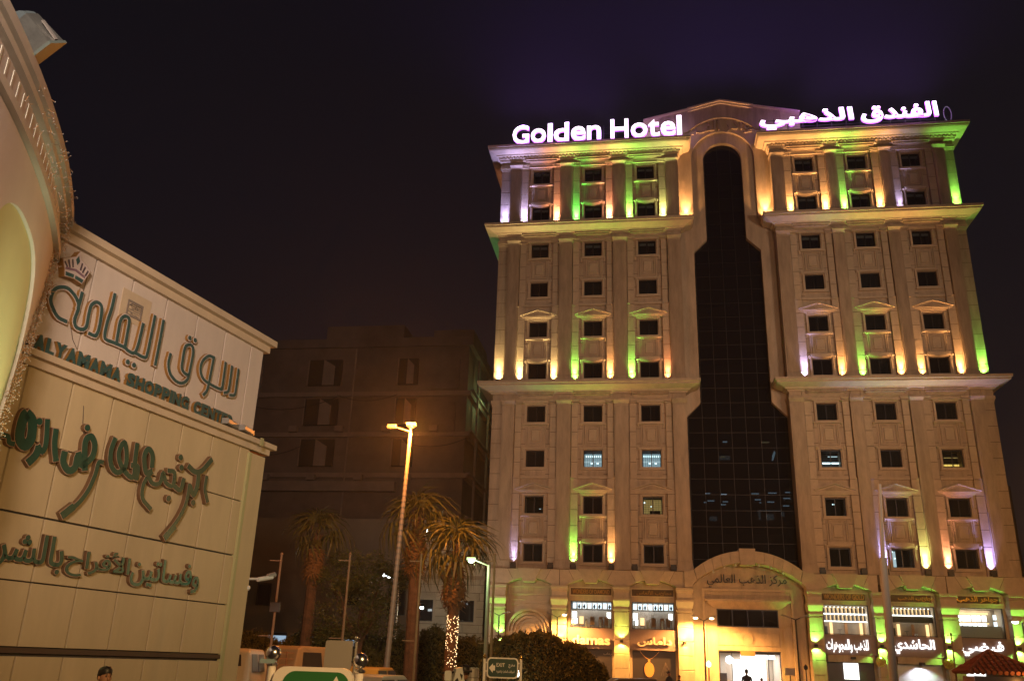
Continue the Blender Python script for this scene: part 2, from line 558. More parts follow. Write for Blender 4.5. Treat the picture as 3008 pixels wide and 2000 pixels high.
WIN_ME = window_mesh()
PANE_ME = MB().box(-WHW / 2 + 0.045, WHW / 2 - 0.045, -0.006, 0.006, 0.06, WH - 0.06).mesh('pane', DGLASS)
PANEC_ME = MB().box(-WHW / 2 + 0.045, WHW / 2 - 0.045, -0.006, 0.006, 0.06, WH - 0.06).mesh('pane', CLEAR)
PANEM_ME = MB().box(-WHW / 2 + 0.045, WHW / 2 - 0.045, -0.006, 0.006, 0.06, WH - 0.06).mesh('pane', MGLASS)
CURT = MB()
for _i in range(16):
    _x = -WHW + .08 + _i * .07
    CURT.box(_x, _x + .05, .09 + .02 * (_i % 2), .12 + .02 * (_i % 2), .05, WH - .05)
CURT_ME = CURT.mesh('curtain', mat('curtain_grey', (.13, .125, .12), .9))
BLIND_ME = MB().box(-WHW + 0.10, -0.06, 0.012, 0.02, WH - 0.34, WH - 0.14).box(0.05, WHW - 0.11, 0.012, 0.02, WH - 0.36, WH - 0.17).mesh('blind', BLIND)
ROOM_ME = {}


def room_me(kind):
    if kind in ROOM_ME: return ROOM_ME[kind]
    mb = MB()
    D = 1.0
    # room shell: back wall, ceiling, sides, floor
    back = 2 if kind == 'white' else (3 if kind == 'yellow' else 0)
    mb.add([(-WHW, D, 0), (WHW, D, 0), (WHW, D, WH), (-WHW, D, WH)], [(0, 1, 2, 3)], back)
    mb.add([(-WHW, 0.07, WH), (WHW, 0.07, WH), (WHW, D, WH), (-WHW, D, WH)], [(0, 1, 2, 3)], 0)
    mb.add([(-WHW, 0.07, 0), (WHW, 0.07, 0), (WHW, D, 0), (-WHW, D, 0)], [(0, 1, 2, 3)], 0)
    if kind == 'white':
        for k in range(9):
            x = -WHW + 0.08 + k * 0.138
            mb.box(x, x + 0.075, 0.95, 0.97, WH - 0.22, WH - 0.12, 1)
            mb.box(x, x + 0.02, 0.80, 0.82, 0.05, WH - 0.1, 0)
        mb.box(-WHW, WHW, 0.86, 0.88, WH - 0.62, WH - 0.52, 4)
        for x in (-0.2, 0.2): mb.box(x, x + 0.14, 0.75, 0.77, 0.42, 0.5, 1)
    if kind == 'yellow':
        for k in range(8):
            mb.box(-WHW, WHW, 0.9, 0.91, 0.1 + k * 0.14, 0.115 + k * 0.14, 0)
            x = -WHW + k * 0.17
            mb.box(x, x + 0.015, 0.88, 0.89, 0, WH, 0)
        mb.box(-0.2, 0.5, 0.6, 0.7, 0.02, 0.38, 0); mb.ball((-0.53, 0.6, 0.9), 0.05, 8, 1)
        mb.ball((-0.1, 0.55, 0.64), 0.035, 8, 1)
    if kind == 'strips':
        mb.box(-0.4, WHW, 0.7, 0.74, 0.42, 0.52, 1); mb.box(-WHW, WHW, 0.6, 0.64, 0.06, 0.16, 1); mb.box(0.0, 0.6, 0.8, 0.84, 0.9, 0.96, 4)
    if kind == 'gold':
        mb.box(-WHW, WHW, 0.8, 0.84, 0.3, 0.42, 5); mb.box(-0.2, WHW, 0.9, 0.94, 0.85, 0.9, 3)
        for k in range(6): mb.box(-0.5 + k * 0.2, -0.49 + k * 0.2, 0.7, 0.71, 0, WH, 0)
    if kind == 'half':
        mb.box(-WHW + 0.07, -0.28, 0.4, 0.42, 0.1, WH - 0.1, 4); mb.ball((-0.5, 0.3, 1.02), 0.06, 8, 1); mb.ball((-0.36, 0.3, 0.62), 0.05, 8, 1)
    if kind == 'dots':
        mb.ball((-0.04, 0.5, 0.86), 0.035, 8, 1); mb.ball((0.06, 0.5, 0.86), 0.035, 8, 1)
    if kind == 'onedot':
        mb.box(0.28, 0.4, 0.5, 0.53, 0.4, 0.44, 4)
    me = mb.mesh('room', [DARK, E_ROOMWS, E_ROOMW, E_ROOMY, emat('soft_white', (0.75, 0.9, 0.9), 0.7), emat('gold_strip', (1.0, 0.6, 0.12), 1.2)], fix=False)
    ROOM_ME[kind] = me
    return me


ROOMS = {('L', 1, 2): 'white', ('L', 2, 2): 'white', ('L', 2, 1): 'yellow', ('L', 0, 1): 'onedot', ('R', 0, 2): 'strips', ('R', 2, 2): 'gold',
         ('R', 0, 1): 'dots', ('R', 1, 0): 'half'}

# shared ornament meshes ---------------------------------------------------
sur = MB()       # moulded architrave round a window
sur.ringframe(-0.80, 0.80, -0.10, WH + 0.16, 0.10, -0.12, 0.19)
sur.box(-0.86, 0.86, -0.17, 0.17, -0.20, -0.101)
sur.box(-0.70, -0.635, -0.04, 0.19, 0.0, WH); sur.box(0.635, 0.70, -0.04, 0.19, 0.0, WH)
SUR_ME = sur.mesh('window_surround', STONE3)
sp = MB()        # spandrel panel between the storeys of a bay
for i, (a, y) in enumerate(((0.66, -0.05), (0.54, -0.09), (0.36, -0.05))):
    hgt = 0.83 - (0.66 - a) * 1.05
    sp.ringframe(-a, a, 0.86 - hgt, 0.86 + hgt, 0.055, y, 0.0)
sp.bevelbox(-0.28, 0.28, -0.075, 0.0, 0.86 - 0.40, 0.86 + 0.40, 0.03)
SP_ME = sp.mesh('spandrel_panel', STONE3)
br = MB()        # small corner bracket with a pyramid foot
br.add([(-0.07, -0.16, 0.16), (0.07, -0.16, 0.16), (0.07, 0, 0.16), (-0.07, 0, 0.16), (0, 0, -0.10)], [(0, 1, 2, 3), (0, 4, 1), (1, 4, 2), (2, 4, 3), (3, 4, 0)])
br.box(-0.07, 0.07, -0.16, 0, 0.161, 0.22)
BR_ME = br.mesh('bracket', STONE3)
pd = MB()        # pediment
pd.prism([(-1.20, 0.16), (1.20, 0.16), (1.20, 0.22), (0, 0.60), (-1.20, 0.22)], -0.26, -0.02)
pd.prism([(-0.95, 0.21), (0.95, 0.21), (0, 0.50)], -0.262, -0.255, 1)
pd.box(-1.12, 1.12, -0.22, 0.02, 0.08, 0.155)
pd.box(-1.02, 1.02, -0.15, 0.02, -0.02, 0.079)
for sx in (-1, 1):
    pd.prism([(sx * 1.28, 0.225), (0, 0.625), (0, 0.70), (sx * 1.28, 0.29)], -0.34, -0.02)
PD_ME = pd.mesh('pediment', [STONE3, STONE2])
bc = MB()        # concave balcony-like apron that curves over the lower window
arc = [(-0.72 + 1.44 * i / 10, 0.10 * (1 - ((i - 5) / 5) ** 2)) for i in range(11)]
bc.prism([(-0.72, 0.30)] + [(x, 0.16 - z * 1.2) for x, z in arc] + [(0.72, 0.30)], -0.20, 0.0)
BC_ME = bc.mesh('curved_apron', STONE3)

UPL = []     # uplights: (wing, section, x, z, colour, power, on)


def cap_mesh(w, y0, y1, h=0.42):
    mb = MB()
    mb.box(-w / 2 - 0.02, w / 2 + 0.02, y0 - 0.02, y1, 0, 0.07)
    mb.box(-w / 2 - 0.05, w / 2 + 0.05, y0 - 0.06, y1, 0.10, 0.20)
    mb.box(-w / 2 - 0.09, w / 2 + 0.09, y0 - 0.11, y1, 0.201, h)
    return mb


def wing(W, key):
    x0, x1 = W['x0'], W['x1']
    # mass behind the facade skin
    hp('wing_core', MB().box(x0 + 0.15, x1 - 0.15, 1.72, 15, 0, 38.9), STONE2)
    side = MB()
    side.box(x0, x0 + 0.15, 0.55, 15, 7.62, 38.6); side.box(x1 - 0.15, x1, 0.55, 15, 7.62, 38.6)
    hp('side_wall', side, STONE)
    for si, (z0, zt, zc) in enumerate(SEC):
        # corner strip
        mb = MB()
        a, b = W['strip']
        stacked(mb, a, b, 0.20, 1.7, z0, zc, 1.04)
        hp('corner_pilaster', mb, [STONE, JOINT])
        cm = cap_mesh(b - a, 0.20, 1.0)
        hp('capital', cm, STONE3, loc=((a + b) / 2, 0, zc - 0.43))
        rows = [k for k in range(10) if z0 - 0.3 < ZW[k] + 0.5 < zc]
        # piers
        for pi_, (a, b) in enumerate(W['pier']):
            mb = MB()
            mb.box(a, b, 0.0, 1.7, z0, zc - 0.45)
            w = b - a
            mb.box(a + 0.10, b - 0.10, -0.035, 0.02, z0 + 0.62, zc - 0.62)
            mb.box(a - 0.05, b + 0.05, -0.16, 0.3, z0 + 0.001, z0 + 0.34)
            mb.box(a - 0.02, b + 0.02, -0.10, 0.3, z0 + 0.34, z0 + 0.50)
            hp('pier', mb, STONE2 if si else STONE)
            cm = MB()
            h = 0.45
            cm.box(-w / 2, w / 2, -0.02, 1.6, 0, 0.12)
            cm.add([(-w / 2, -0.02, 0.121), (w / 2, -0.02, 0.121), (w / 2 + 0.06, -0.16, 0.33), (-w / 2 - 0.06, -0.16, 0.33),
                    (-w / 2, 1.0, 0.121), (w / 2, 1.0, 0.121), (w / 2 + 0.06, 1.0, 0.33), (-w / 2 - 0.06, 1.0, 0.33)],
                   [(0, 1, 2, 3), (0, 3, 7, 4), (1, 5, 6, 2), (3, 2, 6, 7), (4, 7, 6, 5)])
            cm.box(-w / 2 - 0.06, w / 2 + 0.06, -0.17, 1.0, 0.331, h)
            hp('capital', cm, STONE, loc=((a + b) / 2, 0, zc - h))
        # bays
        for bi, c in enumerate(W['bays']):
            wall_ = MB()
            zs = [(z0, None)]
            yy = 0.36
            xL, xR = W['pier'][bi][1], W['pier'][bi + 1][0]
            stacked(wall_, xL, c - WHW - 0.065, yy, 1.6, z0, zc, 1.04)
            stacked(wall_, c + WHW + 0.065, xR, yy, 1.6, z0, zc, 1.04)
            prev = z0
            for k in rows:
                zb = ZW[k] - 0.02
                if zb > prev + 0.02: wall_.box(c - WHW - 0.065, c + WHW + 0.065, yy, 1.6, prev, zb)
                prev = ZW[k] + WH + 0.02
            wall_.box(c - WHW - 0.065, c + WHW + 0.065, yy, 1.6, prev, zc)
            hp('bay_wall', wall_, [STONE, JOINT])
            # narrow lit pilasters on each side, in two lifts with a string course between
            zm = rows[1] if len(rows) > 2 else None
            zmid = ZW[rows[1]] + WH + 1.16 if zm is not None else None
            for sx in (-1, 1):
                xa, xb = (xL + 0.02, xL + 0.50) if sx < 0 else (xR - 0.50, xR - 0.02)
                mb = MB()
                if zmid:
                    stacked(mb, xa, xb, 0.14, 0.37, z0, zmid, 1.04, 0.3)
                    mb.box(xa - 0.015, xb + 0.015, 0.10, 0.36, zmid, zmid + 0.07)
                    stacked(mb, xa + 0.03, xb - 0.03, 0.20, 0.37, zmid + 0.071, zc - 0.2, 1.04)
                else:
                    stacked(mb, xa, xb, 0.14, 0.37, z0, zc - 0.2, 1.04, 0.3)
                hp('pilaster', mb, [STONE3, JOINT])
                cm = cap_mesh(xb - xa, 0.10, 0.37, 0.26)
                hp('pilaster_capital', cm, STONE3, loc=((xa + xb) / 2, 0, zc - 0.27))
                UPL.append((key, si, bi, sx, (xa + xb) / 2))
            hp('lintel_course', MB().box(c - 0.92, c + 0.92, 0.12, 0.37, zc - 0.22, zc - 0.012), STONE3)
            if zmid: hp('string_course', MB().box(xL + 0.52, xR - 0.52, 0.20, 0.37, zmid + 0.002, zmid + 0.15), STONE3)
            for k in rows:
                top_row = (k in (rows[-1],))
                win = hp('window', WIN_ME, loc=(c, 0.55, ZW[k]))
                kind = ROOMS.get((key, bi, k))
                cur = not kind and (k == 0 or random.random() < .35)
                for sx in (-1, 1):
                    hp('pane', PANEC_ME if kind else (PANEM_ME if (k in (7, 8, 9) or cur) else PANE_ME), parent=win, loc=(sx * (WHW / 2 - 0.005), 0, 0))
                hp('room', room_me(kind) if kind else room_me('dark'), parent=win)
                if cur: hp('curtain', CURT_ME, parent=win)
                if k in (7, 8, 9): hp('blind', BLIND_ME, parent=win)
                hp('window_surround', SUR_ME, loc=(c, 0.36, ZW[k]))
                if (k - rows[0]) % 2 == 0 and k + 1 <= 9:
                    hp('spandrel_panel', SP_ME, loc=(c, 0.36, ZW[k] + WH + 0.16))
                    for sx in (-1, 1):
                        hp('bracket', BR_ME, loc=(c + sx * 0.86, 0.36, ZW[k] + WH - 0.02))
                        hp('bracket', BR_ME, loc=(c + sx * 0.86, 0.36, ZW[k + 1] - 0.34))
                    if k in (0, 4, 8): hp('curved_apron', BC_ME, loc=(c, 0.36, ZW[k] + WH + 0.02))
                elif k != rows[-1]:
                    pass
                if (k - rows[0]) % 2 == 1:
                    zp = ZW[k] + WH + (0.20 if k != rows[-1] else 0.32)
                    if k == rows[-1]: zp = zc + 0.02
                    hp('pediment', PD_ME, loc=(c, 0.34 if k != rows[-1] else 0.28, zp), )
        # frieze with panels
        zf0, zf1 = zc, zt - (0.98 if si == 2 else 0.62)
        fr = MB()
        fr.box(x0 + 0.02, x1, 0.10, 1.7, zf0, zt - 0.25)
        hp('frieze', fr, STONE)
        for (a, b) in W['pier']:
            f2 = MB().ringframe(a + 0.02, b - 0.02, zf0 + 0.06, zf0 + 0.62, 0.05, 0.02, 0.12)
            f2.box(a + 0.10, b - 0.10, 0.05, 0.11, zf0 + 0.13, zf0 + 0.55)
            hp('frieze_panel', f2, STONE)
        for bi, c in enumerate(W['bays']):
            zz = zt - (0.98 if si == 2 else 0.72)
            f2 = MB().box(c - 1.30, c + 1.30, -0.24, 0.1, zz, zz + 0.16).box(c - 1.2, c + 1.2, -0.14, 0.1, zz - 0.12, zz - 0.001)
            hp('frieze_block', f2, STONE2)
        if si == 2:
            dn = MB()
            x = x0 + 0.1
            while x < x1 - 0.1:
                dn.box(x, x + 0.13, -0.30, -0.05, zt - 0.80, zt - 0.66)
                x += 0.27
            hp('dentil_course', dn, STONE, kind='stuff')
        # cornice
        if si == 2:
            prof = [(0.0, zt - 1.02), (0.10, zt - 1.02), (0.14, zt - 0.92), (0.14, zt - 0.84), (0.20, zt - 0.83), (0.22, zt - 0.66), (0.38, zt - 0.64),
                    (0.42, zt - 0.54), (0.86, zt - 0.40), (0.92, zt - 0.30), (0.92, zt - 0.20), (0.98, zt - 0.18), (0.98, zt), (0.0, zt + 0.02)]
        else:
            prof = [(0.0, zt - 0.74), (0.08, zt - 0.74), (0.10, zt - 0.64), (0.26, zt - 0.60), (0.30, zt - 0.52), (0.36, zt - 0.50),
                    (0.78, zt - 0.36), (0.86, zt - 0.32), (0.86, zt - 0.20), (0.95, zt - 0.17), (0.95, zt), (0.0, zt + 0.02)]
        path = [(x0, 14.9), (x0, 0.0), (x1, 0.0), (x1, 0.72)] if key == 'L' else [(x0, 0.72), (x0, 0.0), (x1, 0.0), (x1, 14.9)]
        hp('cornice', sweep_cornice(path, prof), STONE3)


wing(LW, 'L')
wing(RW, 'R')

# roof parapet slab behind the signs
hp('roof_parapet', MB().box(-10.5, 2.6, 2.5, 2.8, 38.9, 39.7).box(9.5, 22.0, 2.5, 2.8, 38.9, 39.7), STONE2)

# central frame -------------------------------------------------------------
CX = 6.07


def arcpts(cx, cz, r, a0, a1, n=16, rz=None):
    rz = rz or r
    return [(cx + r * math.cos(rad(a0 + (a1 - a0) * i / n)), cz + rz * math.sin(rad(a0 + (a1 - a0) * i / n))) for i in range(n + 1)]


for sx, nm in ((-1, 'l'), (1, 'r')):
    def P(l): return [(CX + sx * x, z) for x, z in l]
    edge = 3.36
    # inner band with the arched head and the two shoulders
    arcI = [(1.41 * math.cos(rad(t)), 37.93 + 1.41 * math.sin(rad(t))) for t in range(0, 91, 6)]
    poly = [(edge, 17.88), (2.36, 18.90), (2.36, 30.28), (1.41, 31.25)] + arcI + [(0, 41.0), (edge, 41.0)]
    hp('central_frame', MB().prism(P(poly), 0.95, 1.32), STONE)
    arcO = [(2.30 * math.cos(rad(t)), 37.90 + 2.30 * math.sin(rad(t))) for t in range(0, 91, 6)]
    poly = [(edge, 32.0), (2.30, 32.9)] + arcO + [(0, 41.6), (edge, 41.6)]
    hp('central_frame', MB().prism(P(poly), 0.72, 0.948), STONE)
    # gable with a segmental recess
    R, cz = 3.45, 37.80
    seg = [(2.46 * i / 10, 41.25 - 1.06 * (i / 10) ** 2) for i in range(11)]
    poly = seg + [(2.9, 40.05), (2.9, 39.0), (4.4, 39.0), (4.4, 41.52), (2.4, 42.02), (0, 42.62)]
    hp('gable', MB().prism(P(poly), 0.42, 1.9), STONE2)
    mol = [(0, 42.62), (2.45, 42.02), (2.45, 42.14), (0, 42.74)]
    hp('gable_moulding', MB().prism(P(mol), 0.16, 1.9).prism(P([(0, 42.48), (2.4, 41.88), (2.4, 41.99), (0, 42.60)]), 0.30, 0.6)
       .prism(P([(2.46, 42.00), (5.8, 41.25), (5.8, 41.37), (2.46, 42.12)]), 0.22, 1.9).prism(P([(2.46, 42.01), (5.8, 41.26), (5.8, 39.0), (4.41, 39.0), (4.41, 41.4)]), 0.62, 1.9), STONE3)
hp('sill_ledge', MB().box(CX - 3.36, CX - 2.0, 0.62, 0.74, 40.0, 40.08).box(CX + 2.0, CX + 3.36, 0.62, 0.74, 40.0, 40.08), STONE3)
# carved name over the arch, letters follow the curve
me = text_mesh(shape('نوادر الف'), 4.4, 1.25, 0.16, [STONE2], 0.012)
for v in me.vertices:
    v.co.z += -0.05 * v.co.x ** 2
carv = hp('carved_lettering', me, loc=(6.35, 0.70, 40.0))

# curtain wall ---------------------------------------------------------------
cw = hp('curtain_wall', MB().box(2.8, 9.6, 1.44, 1.50, 6.8, 6.9), FRAME)
PW, PH = 0.955, 1.05
PN_ME = MB().bevelbox(-PW / 2 + 0.018, PW / 2 - 0.018, -0.018, 0.012, 0.018, PH - 0.018, 0.006).mesh('pane', CGLASS)
grid = MB()
k0 = -3
for k in range(-3, 29):
    z = 9.58 + PH * k
    cols = range(7) if z < 18.6 else (range(1, 6) if z < 31.2 else range(2, 5))
    if z > 39.6: continue
    for c in cols:
        x = 2.86 + PW * c
        o = hp('pane', PN_ME, parent=cw, loc=(x + PW / 2, 1.40, z))
        o.rotation_euler = (random.uniform(-.006, .006), 0, random.uniform(-.006, .006))
for k in range(-3, 30):
    z = 9.58 + PH * k
    grid.box(2.8, 9.6, 1.41, 1.46, z - 0.014, z + 0.014)
for c in range(8):
    x = 2.86 + PW * c
    grid.box(x - 0.014, x + 0.014, 1.408, 1.462, 6.4, 39.6)
hp('mullion_grid', grid, MULL, parent=cw)
# office floors behind the glass
off = MB()
off.add([(2.8, 5.5, 6), (9.7, 5.5, 6), (9.7, 5.5, 39.6), (2.8, 5.5, 39.6)], [(0, 1, 2, 3)], 0)
for z in (8.0, 11.1, 14.2, 17.3, 20.4, 23.5, 26.6, 29.7, 32.8, 36):
    off.box(2.8, 9.65, 1.75, 5.5, z - 0.35, z - 0.05, 0)
hp('office_interior', off, mat('office_dim', (0.20, 0.22, 0.24), 0.9), fix=False)
ol = MB()
random.seed(3)
for x, z, w in ((3.9, 13.6, .3), (4.0, 13.1, .45), (4.9, 13.55, .4), (5.0, 13.05, .35), (4.85, 12.85, .35), (6.9, 13.6, .5), (7.1, 13.2, .4), (8.0, 13.65, .55), (7.9, 13.05, .45), (9.1, 13.7, .5), (8.95, 13.3, .45), (8.9, 12.8, .4), (3.75, 13.0, .12), (7.4, 13.0, .1)):
    ol.box(x, x + w, 2.6, 2.64, z - 0.6, z - 0.53, 0)
ol.box(4.2, 4.7, 4.2, 4.24, 11.35, 11.75, 1)
ol.box(7.35, 7.5, 3.2, 3.24, 11.4, 12.0, 1); ol.box(7.9, 8.4, 3.6, 3.64, 11.45, 11.85, 1); ol.box(8.9, 9.1, 3.6, 3.64, 11.7, 12.0, 1); ol.box(7.4, 8.9, 3.3, 3.34, 12.0, 12.05, 1)
ol.box(5.2, 5.5, 2.6, 2.65, 16.55, 16.64, 0); ol.box(5.0, 5.75, 3.8, 3.84, 15.6, 15.9, 1); ol.box(5.0, 5.3, 2.4, 2.44, 15.45, 15.55, 2)
ol.box(7.8, 8.3, 2.6, 2.65, 16.5, 16.6, 2); ol.prism([(8.35, 15.2), (8.45, 15.25), (8.62, 15.75), (8.55, 15.9), (8.4, 15.6)], 2.3, 2.34, 0)
hp('office_lights', ol, [E_OFFICE, emat('office_wall_glow', (0.5, 0.6, 0.62), 0.35), emat('office_warm', (0.9, 0.7, 0.35), 0.7)], fix=False)

# ground storey --------------------------------------------------------------
GB_L = [(-7.60, 1.48), (-3.68, 1.47), (0.20, 1.48)]
GB_R = [(11.79, 1.50), (15.68, 1.42), (19.48, 1.45)]
PILL = [(-10.2, -9.08), (-6.12, -5.15), (-2.21, -1.28), (1.68, 2.62), (9.50, 10.29), (13.29, 14.26), (17.10, 18.03), (20.93, 22.15)]
ST_Y0, ST_Y1 = -0.42, 0.6


def stone(poly, y0=ST_Y0, name='voussoir', m=STONE3, y1=ST_Y1):
    # shrink slightly so that the joint shows
    cx = sum(p[0] for p in poly) / len(poly); cz = sum(p[1] for p in poly) / len(poly)
    q = []
    for x, z in poly:
        d = math.hypot(x - cx, z - cz); f = (d - 0.014) / d
        q.append((cx + (x - cx) * f, cz + (z - cz) * f))
    hp(name, MB().prism(q, y0, y1), m)


for a_, b_ in ((-10.2, 2.7), (9.5, 22.15)): hp('band_backing', MB().box(a_, b_, ST_Y0 + 0.03, 0.55, 6.98, 7.58), JOINT)
for gi, bays in enumerate((GB_L, GB_R)):
    for bi, (c, h) in enumerate(bays):
        def zarc(x): return 6.60 + 0.42 * (1 - (x / h) ** 2)
        lim = 1.95 if gi == 0 else 1.88
        lo = -10.25 if (gi == 0 and bi == 0) else c - lim
        hi = 22.15 if (gi == 1 and bi == 2) else c + lim
        stone([(c - .38, 6.76), (c + .38, 6.76), (c + .76, 7.60), (c - .76, 7.60)], ST_Y0 - 0.12, 'keystone')
        for s in (-1, 1):
            a, b = .52, 1.0
            arc = [(c + s * x, zarc(x)) for x in (0.42, 0.60, 0.80, 1.0)]
            stone([(c + s * .765, 7.58)] + arc + [(c + s * 1.40, 7.58)], m=STONE3)
            arc = [(c + s * x, zarc(x)) for x in (1.005, 1.2, 1.35, h)]
            e_ = lo if s < 0 else hi
            stone([(c + s * 1.405, 7.58)] + arc + [(c + s * h, 6.58), (e_ - s * 0.0, 6.58), (e_, 7.58)], m=STONE3)
for (a, b) in PILL:
    c = (a + b) / 2
    pl = hp('ground_pillar', MB().box(a + 0.06, b - 0.06, -0.36, 0.6, 0.13, 6.1), STONE2)
    z = 0.13
    while z < 5.1:
        h = 0.82
        hp('stone_block', MB().bevelbox(a, b, -0.42, 0.5, z + 0.012, min(z + h, 5.1) - 0.012, 0.012), STONE, parent=pl)
        z += h
    cp = MB()
    cp.box(a - 0.03, b + 0.03, -0.47, 0.5, 5.12, 5.22); cp.box(a + 0.04, b - 0.04, -0.40, 0.5, 5.22, 5.36)
    cp.add([(a, -0.42, 5.36), (b, -0.42, 5.36), (b + .06, -0.62, 5.72), (a - .06, -0.62, 5.72), (a, .5, 5.36), (b, .5, 5.36), (b + .06, .5, 5.72), (a - .06, .5, 5.72)],
           [(0, 1, 2, 3), (0, 3, 7, 4), (1, 5, 6, 2), (3, 2, 6, 7)])
    cp.box(a - 0.06, b + 0.06, -0.64, 0.5, 5.721, 5.84); cp.box(a, b, -0.42, 0.5, 5.84, 6.24)
    cp.add([(a, -0.42, 6.24), (b, -0.42, 6.24), (b + .06, -0.60, 6.44), (a - .06, -0.60, 6.44), (a, .5, 6.24), (b, .5, 6.24), (b + .06, .5, 6.44), (a - .06, .5, 6.44)],
           [(0, 1, 2, 3), (0, 3, 7, 4), (1, 5, 6, 2), (3, 2, 6, 7)])
    cp.box(a - 0.06, b + 0.06, -0.61, 0.5, 6.441, 6.57)
    hp('pillar_capital', cp, STONE3, parent=pl)

# portal arch
PCX = 6.06
Ri = (3.4 ** 2 + 1.38 ** 2) / (2 * 1.38); czi = 8.16 - Ri
Ro = (3.42 ** 2 + 1.30 ** 2) / (2 * 1.30); czo = 8.90 - Ro


def onarc(x, R, cz): return cz + math.sqrt(max(0, R * R - x * x))


edges = [0.47, 1.05, 1.62, 2.18, 2.72, 3.28]
for s in (-1, 1):
    for i in range(5):
        xa, xb = edges[i], edges[i + 1]
        lo_ = [xa * 0.94 + (xb - xa) * 0.94 * t / 3 for t in range(4)]
        hi_ = [xb + (xa - xb) * t / 3 for t in range(4)]
        poly = [(PCX + s * x, onarc(x, Ri, czi)) for x in lo_] + [(PCX + s * x, onarc(x, Ro, czo)) for x in hi_]
        stone(poly, -0.55, y1=1.35)
    xs = 3.1
    stone([(PCX + s * 3.09, onarc(3.09, Ri, czi)), (PCX + s * 3.28, 7.68), (PCX + s * 3.9, 7.60), (PCX + s * 3.9, 6.58), (PCX + s * 3.42, 6.58), (PCX + s * 3.38, 6.78)], -0.55, y1=0.6)
stone([(PCX - .44, 8.02), (PCX + .44, 8.02), (PCX + .50, 9.02), (PCX - .50, 9.02)], -0.68, 'keystone', y1=1.35)
ty = 0.62
tym = [(PCX + 3.36 * (i - 12) / 12, onarc(3.36 * (i - 12) / 12, Ri, czi)) for i in range(25)]
hp('portal_wall', MB().prism([(PCX + 3.36, 6.3), (PCX + 2.9, 6.3)] + [(PCX - 2.9, 6.3), (PCX - 3.36, 6.3)] + tym, ty, ty + .3)
   .box(PCX - 3.4, PCX - 2.66, ty + 0.002, ty + .3, 0.13, 6.3).box(PCX + 2.66, PCX + 3.4, ty + 0.002, ty + .3, 0.13, 6.3), STONE)
pf = MB()
pf.box(PCX - 2.78, PCX + 2.72, ty - 0.12, ty + 0.3, 6.52, 6.66).box(PCX - 2.78, PCX - 2.64, ty - 0.12, ty + 0.3, 0.13, 6.52).box(PCX + 2.58, PCX + 2.72, ty - 0.12, ty + 0.3, 0.13, 6.52)
hp('portal_frame', pf, STONE3)
pf = MB()
pf.box(PCX - 2.64, PCX + 2.58, ty + 0.05, ty + 0.35, 6.02, 6.52)
pf.box(PCX - 2.66, PCX + 2.56, ty - 0.42, ty + 0.3, 5.90, 6.01)
pf.add([(PCX - 2.1, ty + .05, 5.5), (PCX + 2.0, ty + .05, 5.5), (PCX + 2.5, ty - .38, 5.90), (PCX - 2.6, ty - .38, 5.90), (PCX - 2.1, ty + .3, 5.5), (PCX + 2.0, ty + .3, 5.5)], [(0, 1, 2, 3), (0, 3, 4), (1, 5, 2)])
pf.box(PCX - 2.64, PCX + 2.58, ty + 0.1, ty + 0.35, 5.46, 5.898)
pf.box(PCX - 2.64, PCX - 1.92, ty + 0.12, ty + 0.4, 0.13, 5.459).box(PCX + 1.80, PCX + 2.58, ty + 0.12, ty + 0.4, 0.13, 5.459)
pf.box(PCX - 1.92, PCX + 1.80, ty + 0.16, ty + 0.4, 3.02, 4.40)
pf.ringframe(PCX - 1.90, PCX + 1.78, 3.32, 4.14, 0.05, ty + 0.10, ty + 0.17)
hp('portal_surround', pf, STONE)
tw = hp('transom_window', MB().ringframe(PCX - 1.92, PCX + 1.80, 4.41, 5.455, 0.05, ty + 0.2, ty + 0.3).box(PCX - .99, PCX - .95, ty + .2, ty + .3, 4.45, 5.4).box(PCX - .04, PCX, ty + .2, ty + .3, 4.45, 5.4).box(PCX + .88, PCX + .92, ty + .2, ty + .3, 4.45, 5.4), FRAME)
for i in range(4):
    hp('pane', MB().box(PCX - 1.86 + i * .93, PCX - 1.02 + i * .93, ty + .24, ty + .25, 4.47, 5.40), DGLASS, parent=tw)
md = MB()
for r, y in ((0.46, -0.02), (0.34, -0.05)):
    for i in range(24):
        t0, t1 = 2 * PI * i / 24, 2 * PI * (i + 1) / 24
        md.prism([(r * math.cos(t0), r * math.sin(t0)), (r * math.cos(t1), r * math.sin(t1)), ((r - .05) * math.cos(t1), (r - .05) * math.sin(t1)), ((r - .05) * math.cos(t0), (r - .05) * math.sin(t0))], y, 0.03)
disc(md, (0, 0), 0.40, -0.005, 0.03, 0, 0, 24)
ribbon(md, [(-.1, -.12), (-.16, 0), (-.05, .1), (.06, .02), (.12, -.1), (.2, 0)], .05, -0.03, 0, 0, 0)
ribbon(md, [(-.02, -.02), (.04, .1), (.1, .22)], .05, -0.035, 0, 0, 0)
hp('medallion', md, STONE3, loc=(5.93, ty + 0.15, 3.72))
spk = MB()
for i in range(7):
    x = -2.1 + 0.7 * i
    z = onarc(x, Ri, czi) - 0.05
    spk.tube((PCX + x, -0.3, z + .03), (PCX + x, -0.42, z - .08), 0.05, 0.06, 8)
hp('arch_spotlights', spk, WHITEM)
me = text_mesh(shape('مركز الذهب العالمي'), 4.86, 0.82, 0.08, [BLACKM, mat('dull_metal', (0.3, 0.2, 0.14), .3, .8)], 0.006)
obj('portal_lettering', me, loc=hw(6.03, -ty + 0.12, 6.72), rot=(0, 0, YAW_H), label='dark metal Arabic lettering under the big entrance arch of the hotel', cat='sign')

